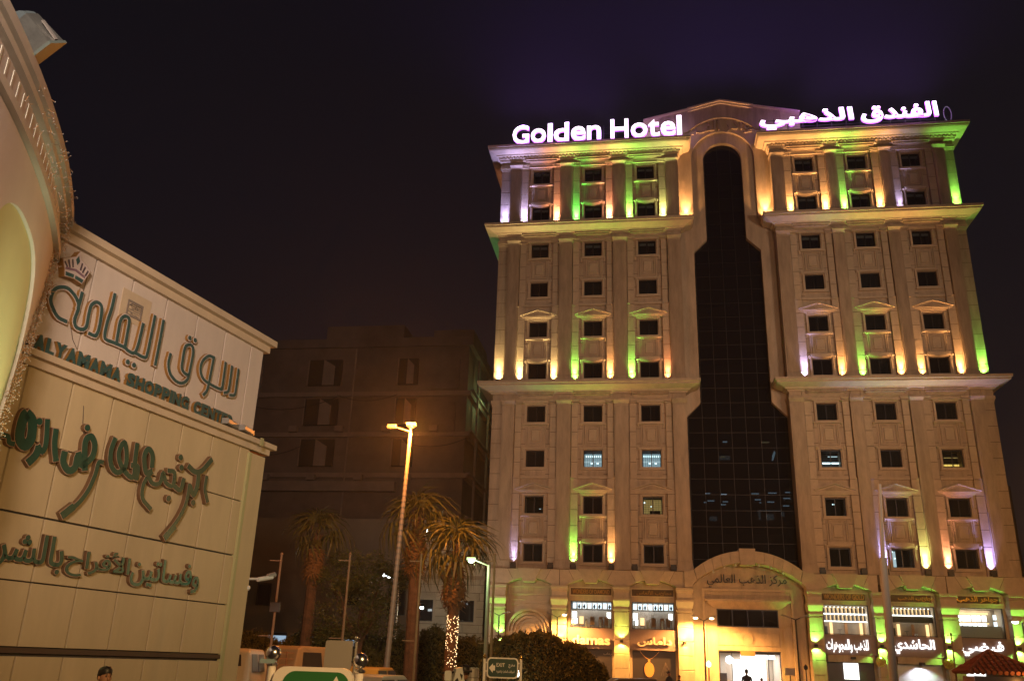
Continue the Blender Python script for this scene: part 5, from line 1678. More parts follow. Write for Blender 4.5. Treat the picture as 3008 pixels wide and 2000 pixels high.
palm(-3.62, 38, 7.35, .24, (-.12, 0), 'tallest fan palm with a thick skirt of dead fronds, behind the sodium lamp post', 1, .86, 30, 21)
palm(-1.95, 36, 5.95, .20, (.02, 0), 'short bushy fan palm with fairy lights on its trunk, beside the hotel', 2, .84, 24, 24)
palm(-9.25, 44, 7.4, .24, (0, 0), 'dim fan palm furthest from the hotel, beyond the leafy tree', 3, .86, 18, 16)
# fairy lights round the short palm
fy = MB()
rnd = random.Random(4)
for i in range(130):
    a = rnd.uniform(PI, 2 * PI); z = 1.6 + 1.9 * ((i * .618) % 1)
    fy.ball((-1.93 + .225 * math.cos(a), 36 + .225 * math.sin(a), z), .013, 4)
obj('fairy_lights', fy, mats=E_FAIRY, label='string of warm fairy lights wound round the short palm trunk', cat='fairy lights', fix=False)

# broad leafy tree
rnd = random.Random(9)
tr = thing('leafy_tree', 'broad dim leafy tree in the middle of the hedge between the palms', 'tree', (-6.9, 44, 0))
tk = MB().tube((0, 0, 0), (.2, 0, 2.6), .2, .15, 9)
ends = []
for i in range(9):
    a = i * .7; e = (1.9 * math.cos(a) * rnd.uniform(.6, 1.1), 1.2 * math.sin(a), rnd.uniform(3.8, 6.4))
    m1 = (e[0] * .4, e[1] * .4, 3.3); tk.tube((.2, 0, 2.5), m1, .11, .08, 6); tk.tube(m1, e, .08, .03, 6); ends.append(e)
obj('trunk', tk, parent=tr, mats=BARK)
blobs = [(rnd.uniform(-2.4, 2.4), rnd.uniform(-1.4, 1.4), rnd.uniform(2.6, 6.9), rnd.uniform(.5, .95)) for _ in range(34)]
blobs = [b for b in blobs if (b[0] / 2.9) ** 2 + ((b[2] - 4.4) / 2.7) ** 2 < 1.0]
cr_ = MB()


def fn():
    b = rnd.choice(blobs)
    v = Vector((rnd.gauss(0, 1), rnd.gauss(0, 1), rnd.gauss(0, 1))).normalized() * b[3] * rnd.uniform(.5, 1.1)
    return (b[0] + v.x, b[1] + v.y, b[2] + v.z * .8)


leaf_cloud(cr_, 13000, fn, .085, rnd)
obj('crown', cr_, parent=tr, mats=LEAF1, fix=False)

# clipped hedge
rnd = random.Random(21)
hd_ = MB()


def hedge_top(x): return 2.62 + .22 * math.sin(x * 1.3) + .14 * math.sin(x * 3.7 + 1) + (.25 if x > -4 else 0) - (.35 if -8.2 < x < -5.8 else 0)


def fnh():
    x = rnd.uniform(-19, -.2)
    zt_ = hedge_top(x)
    if rnd.random() < .4: return (x, 45.4 + rnd.uniform(-.2, 1.2), zt_ + rnd.gauss(0, .12))
    return (x, 45.25 + rnd.uniform(-.15, .2), rnd.uniform(.7, zt_))


leaf_cloud(hd_, 24000, fnh, .095, rnd, 1.0)
hdg = thing('hedge', 'long dark clipped hedge in front of the low buildings', 'hedge', (0, 0, 0))
obj('foliage', hd_, parent=hdg, mats=LEAF2, fix=False)
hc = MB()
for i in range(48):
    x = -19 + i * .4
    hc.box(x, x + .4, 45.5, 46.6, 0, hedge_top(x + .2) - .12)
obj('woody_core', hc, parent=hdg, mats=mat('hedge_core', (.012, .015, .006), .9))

bs = MB()
BPR = [(-.62, 2.30), (-.1, 2.55), (.37, 2.80), (1.0, 2.98), (1.76, 2.95), (2.4, 2.75), (3.16, 2.50), (3.8, 2.10), (4.25, 1.70), (4.5, .9)]


def bush_z(x):
    return bush_base(x) + .05 * math.sin(x * 4.3) + .04 * math.sin(x * 9.1 + 1) + .03 * math.sin(x * 17)


def bush_base(x):
    for (a, za), (b, zb) in zip(BPR, BPR[1:]):
        if a <= x <= b: return za + (zb - za) * (x - a) / (b - a)
    return .5


def fnb():
    x = rnd.uniform(-.9, 4.55)
    zt_ = bush_z(max(-.62, x))
    f = rnd.random()
    if f < .45: return (x, 38 + rnd.uniform(-.6, 1.2), zt_ - .06 + rnd.gauss(0, .06))
    return (x, 37.3 + rnd.uniform(-.12, .3) + .3 * (rnd.random()), rnd.uniform(.5, zt_ - .05))


leaf_cloud(bs, 24000, fnb, .075, rnd, 1.0)
for k in range(900):
    x = rnd.uniform(-.6, 4.3); z = bush_z(x)
    bs.tube((x, 38, z - .1), (x + rnd.uniform(-.08, .08), 38, z + rnd.uniform(.02, .22)), .016, .004, 3, caps=False)
bsh = thing('dome_bush', 'large rounded clipped bush in front of the left shops', 'bush', (0, 0, 0))
obj('foliage', bs, parent=bsh, mats=LEAF2, fix=False)
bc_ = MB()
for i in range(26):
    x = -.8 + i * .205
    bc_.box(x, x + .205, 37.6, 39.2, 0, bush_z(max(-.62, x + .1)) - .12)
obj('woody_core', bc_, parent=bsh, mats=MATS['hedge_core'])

# ================================================================ LAMP POSTS AND POLES
# tall sodium lamp post
tp = thing('tall_lamp_post', 'tall banded lamp post with one glowing orange head and one unlit head', 'lamp post', (-3.93, 32, 0))
mb = MB()
P0, P1 = Vector((0, 0, 0)), Vector((.27, 0, 9.72))
n = 96
for i in range(n):
    a, b = P0.lerp(P1, i / n), P0.lerp(P1, (i + 1) / n)
    r_ = .115 - .050 * i / n
    mb.tube(a, b, r_ * (1.0 if i % 2 else .90), r_ * (1.0 if i % 2 else .90), 10, caps=True)
obj('pole', mb, parent=tp, mats=POLEW)
obj('arm', MB().tube(P1, (.26, 0, 9.98), .03, n=6).tube((.26, 0, 9.80), (-.32, .05, 9.96), .022, n=6), parent=tp, mats=POLEW)
obj('lamp_head', MB().bevelbox(-.62, -.28, -.12, .14, 9.92, 10.04, .03), parent=tp, mats=POLEW, label='unlit lamp head')
lhd = obj('lamp_head', MB().box(.10, .46, -.12, .16, 10.03, 10.12), parent=tp, mats=POLEW, label='lit lamp head')
obj('lens', MB().ball((.28, 0, 10.0), .14, 12, 0, .6), parent=lhd, mats=E_SOD)
lamp('tall_lamp_light', 'POINT', (-3.60, 31.4, 9.75), 2600, (1, .29, .04), .18)

# slender banner poles
bn = ['first slim banner pole with a small box on it, nearest the shopping centre', 'second slim banner pole, behind the grey sign box', 'third slim banner pole, in front of the tallest palm', 'fourth slim banner pole, right of the greenish lamp post']
for i, (x, zt_) in enumerate(((-6.42, 4.52), (-4.45, 4.59), (-2.40, 4.64), (-.28, 4.71))):
    t_ = thing('banner_pole', bn[i], 'pole', (x, 26, 0), 0, 'slim banner poles across the car park')
    obj('pole', MB().tube((0, 0, 0), (0, 0, zt_), .045, .03, 8).ball((0, 0, zt_ + .03), .045, 8), parent=t_, mats=POLER)
    obj('cross_arm', MB().box(-.32, .04, -.012, .012, zt_ - .17, zt_ - .145).box(-.38, 0, -.012, .012, 2.30, 2.325), parent=t_, mats=POLER)
    if i == 0: obj('box', MB().bevelbox(-.15, .15, -.08, -.04, 2.95, 3.22, .01), parent=t_, mats=SHOPDARK)

# white lamp post with greenish lamp
t_ = thing('lamp_post', 'slim white lamp post with a bright greenish white lamp on a short arm', 'lamp post', (-.40, 24, 0))
obj('pole', MB().tube((0, 0, 0), (0, 0, 4.24), .065, .045, 10), parent=t_, mats=POLEW)
obj('arm', MB().tube((0, 0, 4.22), (-.38, 0, 4.36), .022, n=6), parent=t_, mats=POLEW)
h_ = obj('lamp_head', MB().box(-.60, -.36, -.08, .08, 4.36, 4.42), parent=t_, mats=POLEW)
obj('lens', MB().ball((-.48, 0, 4.33), .085, 12, 0, .6), parent=h_, mats=E_GRN)
lamp('green_lamp_light', 'POINT', (-.88, 23.7, 4.10), 60, (.62, 1, .45), .1)

# tall white flag pole
t_ = thing('flag_pole', 'tall stepped white flag pole in front of the right wing shops', 'pole', (11.72, 28, 0))
obj('pole', MB().tube((0, 0, 0), (.10, 0, 5.2), .13, .11, 12).tube((.10, 0, 5.2), (.26, 0, 7.6), .065, .05, 10).lathe([(.12, 0), (.12, .06), (.07, .1)], (.10, 0, 5.2), 12), parent=t_, mats=WHITEM)

# double-arm street lamps
def vlamp(u, zt_, span, lit, label, hue=E_WARMW):
    P_ = hw(u, 2.4, 0)
    t = thing('street_lamp', label, 'street lamp', P_, YAW_H, 'two armed street lamps along the hotel front')
    obj('pole', MB().tube((0, 0, 0), (0, 0, zt_), .06, .045, 8), parent=t, mats=BLACKM)
    for s in (-1, 1):
        obj('arm', MB().tube((0, 0, zt_ - .02), (s * .26, 0, zt_ + .10), .025, n=6), parent=t, mats=BLACKM)
        hm = MB().add([(s * .24, -.10, zt_ + .07), (s * span, -.12, zt_ + .21), (s * span, .12, zt_ + .21), (s * .24, .10, zt_ + .07), (s * .26, -.07, zt_ + .15), (s * (span - .04), -.08, zt_ + .29), (s * (span - .04), .08, zt_ + .29), (s * .26, .07, zt_ + .15)],
                      [(0, 3, 2, 1), (4, 5, 6, 7), (0, 1, 5, 4), (1, 2, 6, 5), (2, 3, 7, 6), (3, 0, 4, 7)])
        h = obj('lamp_head', hm, parent=t, mats=POLEW)
        if lit[0 if s < 0 else 1]:
            obj('lens', MB().ball((s * (span * .5 + .1), -.02, zt_ + .12), .15, 12, 0, .45), parent=h, mats=hue)
            lamp('street_lamp_light', 'SPOT', hw(u + s * (span * .5 + .2), 1.7, zt_ - .02), 2100, (1, .42, .09), .12, hw(u + s * (span * .5 + .2), 1.2, zt_ - 1.6), 152, .45)
            lamp('street_lamp_scatter', 'POINT', hw(u + s * (span * .5 + .2), 2.4, zt_ - .10), 60, (1, .46, .12), .12)
    return t


vlamp(-9.13, 4.57, .72, (0, 0), 'unlit two armed street lamp in front of the green lit pillar, left end')
vlamp(-5.55, 4.56, .66, (0, 1), 'two armed street lamp with only its right head glowing, behind the dome bush')
vlamp(3.14, 4.58, .72, (1, 1), 'two armed street lamp with both heads glowing, left of the entrance')
vlamp(8.40, 4.76, .80, (0, 0), 'unlit two armed street lamp right of the entrance')
# extra spill of the lamp by the arch pillar
t_ = thing('street_lamp', 'street lamp whose white head just enters at the right edge of the picture', 'street lamp', (26.1, 46, 0), 0, 'two armed street lamps along the hotel front')
obj('pole', MB().tube((0, 0, 0), (0, 0, 4.6), .06, .045, 8), parent=t_, mats=BLACKM)
h = obj('lamp_head', MB().box(-.62, -.1, -.12, .12, 4.62, 4.72), parent=t_, mats=POLEW)
obj('lens', MB().ball((-.36, 0, 4.58), .15, 12, 0, .45), parent=h, mats=E_WHT)
# lantern posts
for x, lit, lab in ((3.33, 1, 'short lantern post with a glowing white lantern, left of the entrance door'), (8.77, 0, 'short unlit lantern post, right of the entrance')):
    t_ = thing('lantern_post', lab, 'lantern', hw(x, 2.4, 0), YAW_H, 'short lantern posts by the entrance')
    obj('post', MB().tube((0, 0, 0), (0, 0, 2.02), .035, .03, 8), parent=t_, mats=BLACKM)
    obj('lantern', MB().lathe([(.05, 0), (.11, .06), (.12, .18), (.07, .25), (.02, .31)], (0, 0, 2.02), 10), parent=t_, mats=E_WHT if lit else BLACKM)
t_ = thing('thin_post', 'thin reddish post standing just left of the kiosk roof', 'post', (16.06, 33, 0))
obj('shaft', MB().tube((0, 0, 0), (.02, 0, 3.30), .035, .025, 8).ball((.02, 0, 3.33), .04, 8), parent=t_, mats=POLER)
t_ = thing('notice_board', 'blank grey notice board on a post beside the entrance pillar', 'sign', hw(7.88, 2.4, 0), YAW_H)
obj('post', MB().tube((0, 0, 0), (0, 0, 1.7), .03, n=8), parent=t_, mats=BLACKM)
obj('panel', MB().box(-.28, .28, -.03, .0, 1.70, 2.10), parent=t_, mats=SIGNGR)
for x, y, lab in ((-6.0, 57.5, 'small white camera pole lamp showing through the leafy tree'),):
    t_ = thing('camera_pole', lab, 'pole', (x, 52, 0))
    obj('pole', MB().tube((0, 0, 0), (0, 0, 6.0), .09, .07, 8).tube((0, 0, 6), (-.7, 0, 6.25), .05, n=6), parent=t_, mats=WHITEM)
    obj('lens', MB().ball((-.8, -.1, 6.3), .12, 8).ball((-.55, -.1, 6.22), .07, 8).ball((-.3, -.1, 6.15), .07, 8), parent=t_, mats=E_WHT)
obj('roof_lamp', MB().box(-5.30, -5.17, 60, 60.1, 9.9, 10.1), mats=[E_WHT], label='small white lamp glowing among the palm fronds', cat='lamp')
obj('window_glint', MB().box(-5.62, -5.3, 61.4, 61.45, 5.05, 5.2), mats=[E_WHT], label='glowing patch as a white reflection in the left window of the pale stone building', cat='lamp')  # emissive box standing in for a reflection; no lamp here
obj('path_lamp', MB().ball((.62, 36.5, 1.46), .12, 10, 0, 1.2), mats=emat('path_white', (1, 1, .95), 10), label='small bright white lamp among the leaves low in the dome bush', cat='lamp')

# ================================================================ SIGNS IN THE FOREGROUND
gs = thing('parking_sign', 'green panel sign in a white frame between two posts with chrome balls', 'sign', (-1.37, 7, 0), rad(-2))
for s, z in ((-.335, 1.73), (.325, 1.70)):
    obj('post', MB().tube((s, 0, 0), (s, 0, z), .030, n=16), parent=gs, mats=SIGNWH)
    obj('collar', MB().lathe([(.035, 0), (.042, .008), (.042, .016), (.022, .03)], (s, 0, z), 20), parent=gs, mats=CHROME)
    obj('ball_finial', MB().ball((s, 0, z + .085), .056, 28), parent=gs, mats=CHROME, smooth=True)


def rrect(x0, x1, z0, z1, r, n=6):
    pts = []
    for cx, cz, a0 in ((x1 - r, z1 - r, 0), (x0 + r, z1 - r, 90), (x0 + r, z0 + r, 180), (x1 - r, z0 + r, 270)):
        for i in range(n + 1):
            a = rad(a0 + 90 * i / n)
            pts.append((cx + r * math.cos(a), cz + r * math.sin(a)))
    return pts


obj('frame', MB().prism(rrect(-.305, .295, .9, 1.73, .10), -.06, .02), parent=gs, mats=SIGNWH)
obj('panel', MB().prism(rrect(-.225, .265, .95, 1.70, .09), -.068, -.061), parent=gs, mats=SIGNG)
obj('arrow_tip', MB().prism([(.15, 1.64), (.17, 1.672), (.19, 1.64)], -.072, -.0685), parent=gs, mats=SIGNWH)
obj('cable_tie', MB().box(-.42, -.31, -.04, .03, 1.745, 1.775), parent=gs, mats=mat('blue_cloth', (.2, .28, .32), .8))
g2 = thing('grey_sign_box', 'back of a grey metal sign box on two posts beyond the green sign', 'sign', (-2.07, 12, 0), rad(4))
obj('box', MB().prism(rrect(-.19, .155, 1.66, 2.01, .03), 0, .10), parent=g2, mats=SIGNGR)
obj('post', MB().tube((.195, .05, 0), (.195, .05, 2.0), .02, n=10), parent=g2, mats=SIGNGR)
obj('post', MB().tube((-.17, .05, 0), (-.17, .05, 1.66), .016, n=10), parent=g2, mats=SIGNGR)
obj('ball_finial', MB().lathe([(.03, 0), (.03, .01), (.012, .02)], (.195, .05, 2.0), 14).ball((.195, .05, 2.05), .028, 14), parent=g2, mats=CHROME, smooth=True)
obj('clasp', MB().box(.150, .19, .03, .06, 1.75, 1.77).box(.150, .19, .03, .06, 1.92, 1.94), parent=g2, mats=BLACKM)

es = thing('exit_sign', 'dark green EXIT sign with a left arrow between two posts with ball tops', 'sign', (.03, 14, 0), rad(-1))
obj('frame', MB().prism(rrect(-.235, .235, 1.595, 1.885, .06), -.03, .03), parent=es, mats=SIGNWH)
obj('panel', MB().prism(rrect(-.215, .215, 1.615, 1.865, .048), -.036, -.031), parent=es, mats=SIGNDG)
obj('arrow', MB().prism([(-.205, 1.735), (-.145, 1.80), (-.145, 1.77), (-.112, 1.77), (-.112, 1.70), (-.145, 1.70), (-.145, 1.668)], -.041, -.037), parent=es, mats=SIGNWH)
obj('lettering', text_mesh('EXIT', .125, .052, .004, [SIGNWH], .01), parent=es, loc=(-.03, -.037, 1.755))
obj('lettering', text_mesh(shape('مخرج'), .095, .06, .004, [SIGNWH], .008), parent=es, loc=(.135, -.037, 1.742))
obj('lettering', text_mesh(shape('المواقف الخلفية والعلوية'), .27, .045, .004, [SIGNWH], .004), parent=es, loc=(.045, -.037, 1.665))
for s in (-.275, .27):
    obj('post', MB().tube((s, 0, 0), (s, 0, 1.865), .021, n=10).box(min(s, 0) + (.0 if s < 0 else s - .035), (s + .04 if s < 0 else s), -.01, .01, 1.80, 1.82).box(min(s, s + .04 if s < 0 else s - .04), max(s, s + .04 if s < 0 else s - .04), -.01, .01, 1.68, 1.70), parent=es, mats=SIGNWH)
    obj('ball_finial', MB().ball((s, 0, 1.90), .025, 14).lathe([(.025, 0), (.028, .008), (.01, .02)], (s, 0, 1.865), 12), parent=es, mats=GOLD, smooth=True)

# trash drum and scooter bits
t_ = thing('metal_bin', 'grey metal drum bin just left of the EXIT sign', 'bin', (-.50, 16.4, 0))
obj('drum', MB().lathe([(.11, 1.2), (.13, 1.22), (.13, 1.50), (.12, 1.55), (.13, 1.56), (.13, 1.70), (.11, 1.72)], (0, 0, 0), 16), parent=t_, mats=SIGNGR)
obj('stand', MB().tube((0, 0, 0), (0, 0, 1.2), .03, n=8), parent=t_, mats=BLACKM)


# ================================================================ PEOPLE
def person(label, loc, rz, height, clothes, hairm=HAIR, longrobe=False, armpose=0.0, group=None, detail=False):
    k = height / 1.75
    t = thing('person', label, 'person', loc, rz, group)
    J = {'pel': (0, 0, .95), 'bel': (0, 0, 1.12), 'che': (0, .01, 1.32), 'nec': (0, .0, 1.47), 'hed': (0, .0, 1.54),
         'shL': (-.19, 0, 1.40), 'shR': (.19, 0, 1.40), 'elL': (-.25, .02, 1.12), 'elR': (.25, .02, 1.12), 'haL': (-.24, -.10 - armpose, .90 + armpose * .6), 'haR': (.24, -.10 - armpose, .90 + armpose * .6),
         'hiL': (-.10, 0, .90), 'hiR': (.10, 0, .90), 'knL': (-.11, -.03, .50), 'knR': (.12, .0, .50), 'anL': (-.11, .02, .09), 'anR': (.13, .06, .09), 'toL': (-.12, -.14, .04), 'toR': (.15, -.10, .04)}
    R = {'pel': .15, 'bel': .15, 'che': .17, 'nec': .06, 'hed': .06, 'shL': .065, 'shR': .065, 'elL': .045, 'elR': .045, 'haL': .033, 'haR': .033, 'hiL': .11, 'hiR': .11, 'knL': .075, 'knR': .075,
         'anL': .042, 'anR': .042, 'toL': .035, 'toR': .035}
    if longrobe:
        for q in ('knL', 'knR'): R[q] = .12
        for q in ('anL', 'anR'): R[q] = .11
    E_ = [('pel', 'bel'), ('bel', 'che'), ('che', 'nec'), ('nec', 'hed'), ('che', 'shL'), ('che', 'shR'), ('shL', 'elL'), ('elL', 'haL'), ('shR', 'elR'), ('elR', 'haR'), ('pel', 'hiL'), ('pel', 'hiR'), ('hiL', 'knL'), ('knL', 'anL'), ('anL', 'toL'), ('hiR', 'knR'), ('knR', 'anR'), ('anR', 'toR')]
    names = list(J)
    me = bpy.data.meshes.new('body')
    me.from_pydata([tuple(c * k for c in J[n_]) for n_ in names], [(names.index(a), names.index(b)) for a, b in E_], [])
    o = bpy.data.objects.new('body', me)
    COL.objects.link(o); o.parent = t
    me.materials.append(clothes)
    md_ = o.modifiers.new('skin', 'SKIN')
    for i, n_ in enumerate(names):
        me.skin_vertices[0].data[i].radius = (R[n_] * k, R[n_] * k * .85)
    me.skin_vertices[0].data[0].use_root = True
    sb = o.modifiers.new('sub', 'SUBSURF'); sb.levels = 1; sb.render_levels = 2
    # head with face
    hm = MB()
    prof = [(.02, -.115), (.045, -.10), (.058, -.07), (.070, -.02), (.078, .03), (.076, .07), (.060, .105), (.03, .122), (.004, .126)]
    hm.lathe(prof, (0, 0, 0), 20)
    for i, (x, y, z) in enumerate(hm.v): hm.v[i] = (x * .95, y * 1.15 - (.012 if y < 0 and z < 0 else 0), z)
    hm.ball((0, -.095, -.01), .016, 8, 0, 1.5)
    hm.ball((-.078, 0, -.005), .018, 8, 0, 1.6); hm.ball((.078, 0, -.005), .018, 8, 0, 1.6)
    hm.box(-.022, .022, -.088, -.08, -.058, -.052, 1)
    for s in (-1, 1):
        hm.ball((s * .028, -.082, .018), .010, 8, 2)
        hm.box(s * .028 - .016, s * .028 + .016, -.094, -.086, .036, .042, 3)
    hd2 = obj('head', hm, parent=t, mats=[SKIN, mat('lips', (.25, .09, .07), .5) if 'lips' not in MATS else MATS['lips'], HAIR, HAIR], loc=(0, -.005 * k, 1.635 * k), smooth=True)
    hd2.scale = (k, k, k)
    hr = MB()
    hr.lathe([(.083, .02), (.087, .05), (.083, .085), (.064, .118), (.03, .137), (.003, .141)], (0, .008, 0), 20)
    for i, (x, y, z) in enumerate(hr.v): hr.v[i] = (x * .95, y * 1.15, z + (.018 if y < -.03 else (-.035 if y > .03 and z < .06 else 0)))
    o2 = obj('hair', hr, parent=hd2, mats=hairm, smooth=True)
    for s in (-1, 1):
        hn = MB()
        hx = Vector(J['haL' if s < 0 else 'haR']) * k
        hn.ball(tuple(hx + Vector((0, -.01, -.03)) * k), .036 * k, 8, 0, 1.2)
        for f_ in range(4):
            bx_ = hx + Vector((s * .0 + (f_ - 1.5) * .014, -.02, -.06)) * k
            hn.tube(bx_, bx_ + Vector((0, -.015, -.045)) * k, .009 * k, .008 * k, 6); hn.tube(bx_ + Vector((0, -.015, -.045)) * k, bx_ + Vector((0, -.005, -.075 + .004 * f_)) * k, .008 * k, .006 * k, 6)
        bx_ = hx + Vector((-s * .03, -.015, -.03)) * k
        hn.tube(bx_, bx_ + Vector((-s * .012, -.02, -.045)) * k, .010 * k, .008 * k, 6)
        obj('hand', hn, parent=t, mats=SKIN, smooth=True)
    return t


person('man with short black hair walking in front of the shopping centre wall', (-4.60, 11, 0), rad(52), 1.60, CLOTHD)
person('dark haired person standing in front of the pendant display, left of the pair', (8.80, 49, 0), rad(40), 1.70, CLOTHD)
person('second dark haired person close beside the first in front of the pendant display', (9.18, 48.2, 0), rad(-30), 1.52, CLOTHD)
person('person in dark clothes standing in the bright hotel doorway', (13.18, 50.2, 0), rad(160), 1.93, CLOTHD, armpose=.15, longrobe=True)
person('person in an orange top sitting low in the bright hotel doorway', (13.80, 49.6, 0), rad(20), 1.52, CLOTHO)
person('guard in a peach shirt at the foot of the green lit pillar', (17.3, 49.6, 0), rad(10), 1.35, CLOTHO)
rider = person('rider in dark clothes and cap leaning over the white scooter', (-.62, 16.3, 0), rad(-60), 1.74, CLOTHD)
sc = thing('scooter', 'white and black motor scooter front beside the metal bin', 'scooter', (-.75, 16, 0), rad(20))
obj('front_shield', MB().prism([(-.08, 1.0), (.10, 1.0), (.14, 1.45), (.08, 1.72), (-.02, 1.70), (-.10, 1.4)], -.08, .10), parent=sc, mats=WHITEM)
obj('black_patches', MB().prism([(-.05, 1.5), (.0, 1.55), (.03, 1.48), (-.02, 1.42)], -.09, -.081).prism([(.04, 1.62), (.09, 1.60), (.07, 1.52)], -.09, -.081).prism([(.0, 1.35), (.06, 1.38), (.05, 1.28)], -.09, -.081), parent=sc, mats=BLACKM)
obj('wheel', MB().tube((-.0, .0, .28), (.1, .0, .28), .27, n=20), parent=sc, mats=BLACKM)
obj('handlebar', MB().tube((-.25, .02, 1.62), (.28, .02, 1.66), .018, n=8), parent=sc, mats=BLACKM)
obj('mirror', MB().prism(rrect(-.22, -.10, 1.50, 1.66, .03), -.05, -.03), parent=sc, mats=WHITEM)


# ================================================================ CARS
def car(label, loc, rz, prof, width, paint, glass_spans, wheels, group='cars parked before the hedge', extra=None, hgl=None):
    """prof: side outline (x along the length, z), rear at x = 0; body extruded across with tumblehome"""
    t = thing('parked_car', label, 'car', loc, rz, group)
    mb = MB()
    n = len(prof)
    zs = max(z for x, z in prof)
    rings = []
    for y, sh in ((-width / 2, 1.0), (-width / 2 + .06, 1.02), (width / 2 - .06, 1.02), (width / 2, 1.0)):
        rg = []
        for x, z in prof:
            f = 0 if z < zs * .58 else (z - zs * .58) / (zs * .42)
            yy = y * (1 - .14 * f)
            rg.append((x, yy, z if abs(y) < width / 2 else z - .02))
        rings.append(rg)
    for r_ in rings: mb.v += r_
    for k in range(3):
        for i in range(n):
            j = (i + 1) % n
            mb.f.append((k * n + i, k * n + j, (k + 1) * n + j, (k + 1) * n + i)); mb.m.append(0)
    mb.f.append(tuple(range(n))); mb.m.append(0)
    mb.f.append(tuple(3 * n + i for i in range(n - 1, -1, -1))); mb.m.append(0)
    bo = obj('body', mb, parent=t, mats=paint)
    bv = bo.modifiers.new('round', 'BEVEL'); bv.width = .09; bv.segments = 3; bv.limit_method = 'ANGLE'; bv.angle_limit = rad(25)
    for (x0_, x1_, z0_, z1_) in glass_spans:
        for s in (-1, 1):
            f0 = max(0, (z0_ - zs * .58) / (zs * .42)); f1 = (z1_ - zs * .58) / (zs * .42)
            y0_, y1_ = s * (width / 2 * (1 - .14 * f0) + .006), s * (width / 2 * (1 - .14 * f1) + .006)
            obj('side_window', MB().add([(x0_, y0_, z0_), (x1_, y0_, z0_), (x1_ - .06, y1_, z1_), (x0_ + .06, y1_, z1_), (x0_, y0_ - s * .02, z0_), (x1_, y0_ - s * .02, z0_), (x1_ - .06, y1_ - s * .02, z1_), (x0_ + .06, y1_ - s * .02, z1_)],
                                        [(0, 1, 2, 3), (4, 7, 6, 5), (0, 4, 5, 1), (1, 5, 6, 2), (2, 6, 7, 3), (3, 7, 4, 0)]), parent=t, mats=FRAME)
    if hgl:
        z0_, z1_, xr0, xr1 = hgl
        obj('rear_window', MB().add([(xr0, -width * .36, z0_), (xr0, width * .36, z0_), (xr1, width * .31, z1_), (xr1, -width * .31, z1_)], [(0, 1, 2, 3)]), parent=t, mats=FRAME)
    for x in wheels:
        for s in (-1, 1):
            w_ = obj('wheel', MB().tube((x, s * (width / 2 - .18), .33), (x, s * (width / 2 + .01), .33), .33, n=20), parent=t, mats=BLACKM)
            obj('rim', MB().tube((x, s * (width / 2 + .005), .33), (x, s * (width / 2 + .02), .33), .2, n=12), parent=w_, mats=ALU)
    for s in (-1, 1):
        obj('number_plate' if s > 0 else 'bumper', MB().box(-.03, .0, -.26, .26, .62, .74) if s > 0 else MB().box(-.10, .05, -width * .46, width * .46, .42, .58), parent=t, mats=SIGNWH if s > 0 else ALU)
        obj('tail_light', MB().box(-.02, .03, s * width * .42 - .09, s * width * .42 + .09, .80, 1.02), parent=t, mats=mat('tail_red', (.5, .03, .02), .3) if 'tail_red' not in MATS else MATS['tail_red'])
    if extra: extra(t)
    return t


SUVP = [(0, .35), (0, 1.05), (.06, 1.25), (.32, 1.88), (.6, 1.96), (2.9, 1.95), (3.6, 1.35), (4.6, 1.18), (4.75, .8), (4.75, .35)]
CREAMP = mat('cream_paint', (.27, .22, .14), .35)
WHITEP = mat('white_paint', (.5, .45, .38), .35)


def cage(t):
    c = MB()
    for z in (1.1, 1.3, 1.5, 1.7, 1.9): c.box(-1.6, 0, -.85, -.83, z, z + .025).box(-1.6, 0, .83, .85, z, z + .025).box(-1.62, -1.6, -.85, .85, z, z + .025)
    for x in (-1.6, -1.2, -.8, -.4): c.box(x, x + .03, -.86, -.83, .8, 1.95).box(x, x + .03, .83, .86, .8, 1.95)
    obj('cargo_cage', c, parent=t, mats=POLER)
    obj('cargo_bed', MB().box(-1.65, 0, -.86, .86, .55, .9), parent=t, mats=CREAMP)


car('cream pickup with a wire cage on its bed, parked left of the green sign', (-7.95, 33, 0), rad(62), [(x, z * 1.10) for x, z in SUVP], 1.75, CREAMP, [(.5, 1.6, 1.45, 1.95), (1.7, 2.7, 1.45, 1.95)], (.8, 3.7), extra=cage, hgl=(1.45, 2.0, .13, .30))
car('white car parked at the corner of the shopping centre, rear in view', (-7.55, 25.0, 0), rad(96), SUVP, 1.8, WHITEP, [(.5, 1.6, 1.35, 1.82), (1.7, 2.8, 1.35, 1.82)], (.8, 3.7), hgl=(1.3, 1.8, .1, .26))
SED = [(0, .35), (0, .95), (.5, 1.05), (1.1, 1.42), (2.4, 1.44), (3.2, 1.0), (4.2, .88), (4.4, .6), (4.4, .35)]
car('white saloon seen below the grey sign box', (-3.55, 20.0, 0), rad(75), [(x, z * 1.02) for x, z in SED], 1.7, mat('bright_white_paint', (.4, .38, .36), .3), [(.9, 1.7, 1.05, 1.38), (1.8, 2.6, 1.05, 1.38)], (.8, 3.5))
car('dark car with yellow trim behind the grey sign box', (-4.3, 25.5, 0), rad(80), [(x, z * 1.10) for x, z in SED], 1.7, mat('taxi_yellow', (.4, .25, .05), .4), [(.9, 1.7, 1.12, 1.5), (1.8, 2.6, 1.12, 1.5)], (.8, 3.5))
car('silver car roof showing at the foot of the display windows', (3.0, 33.5, 0), rad(4), [(x, z * 1.02) for x, z in SED], 1.7, mat('silver_paint', (.25, .25, .26), .3, .5), [(.9, 1.7, 1.05, 1.38), (1.8, 2.6, 1.05, 1.38)], (.8, 3.5))

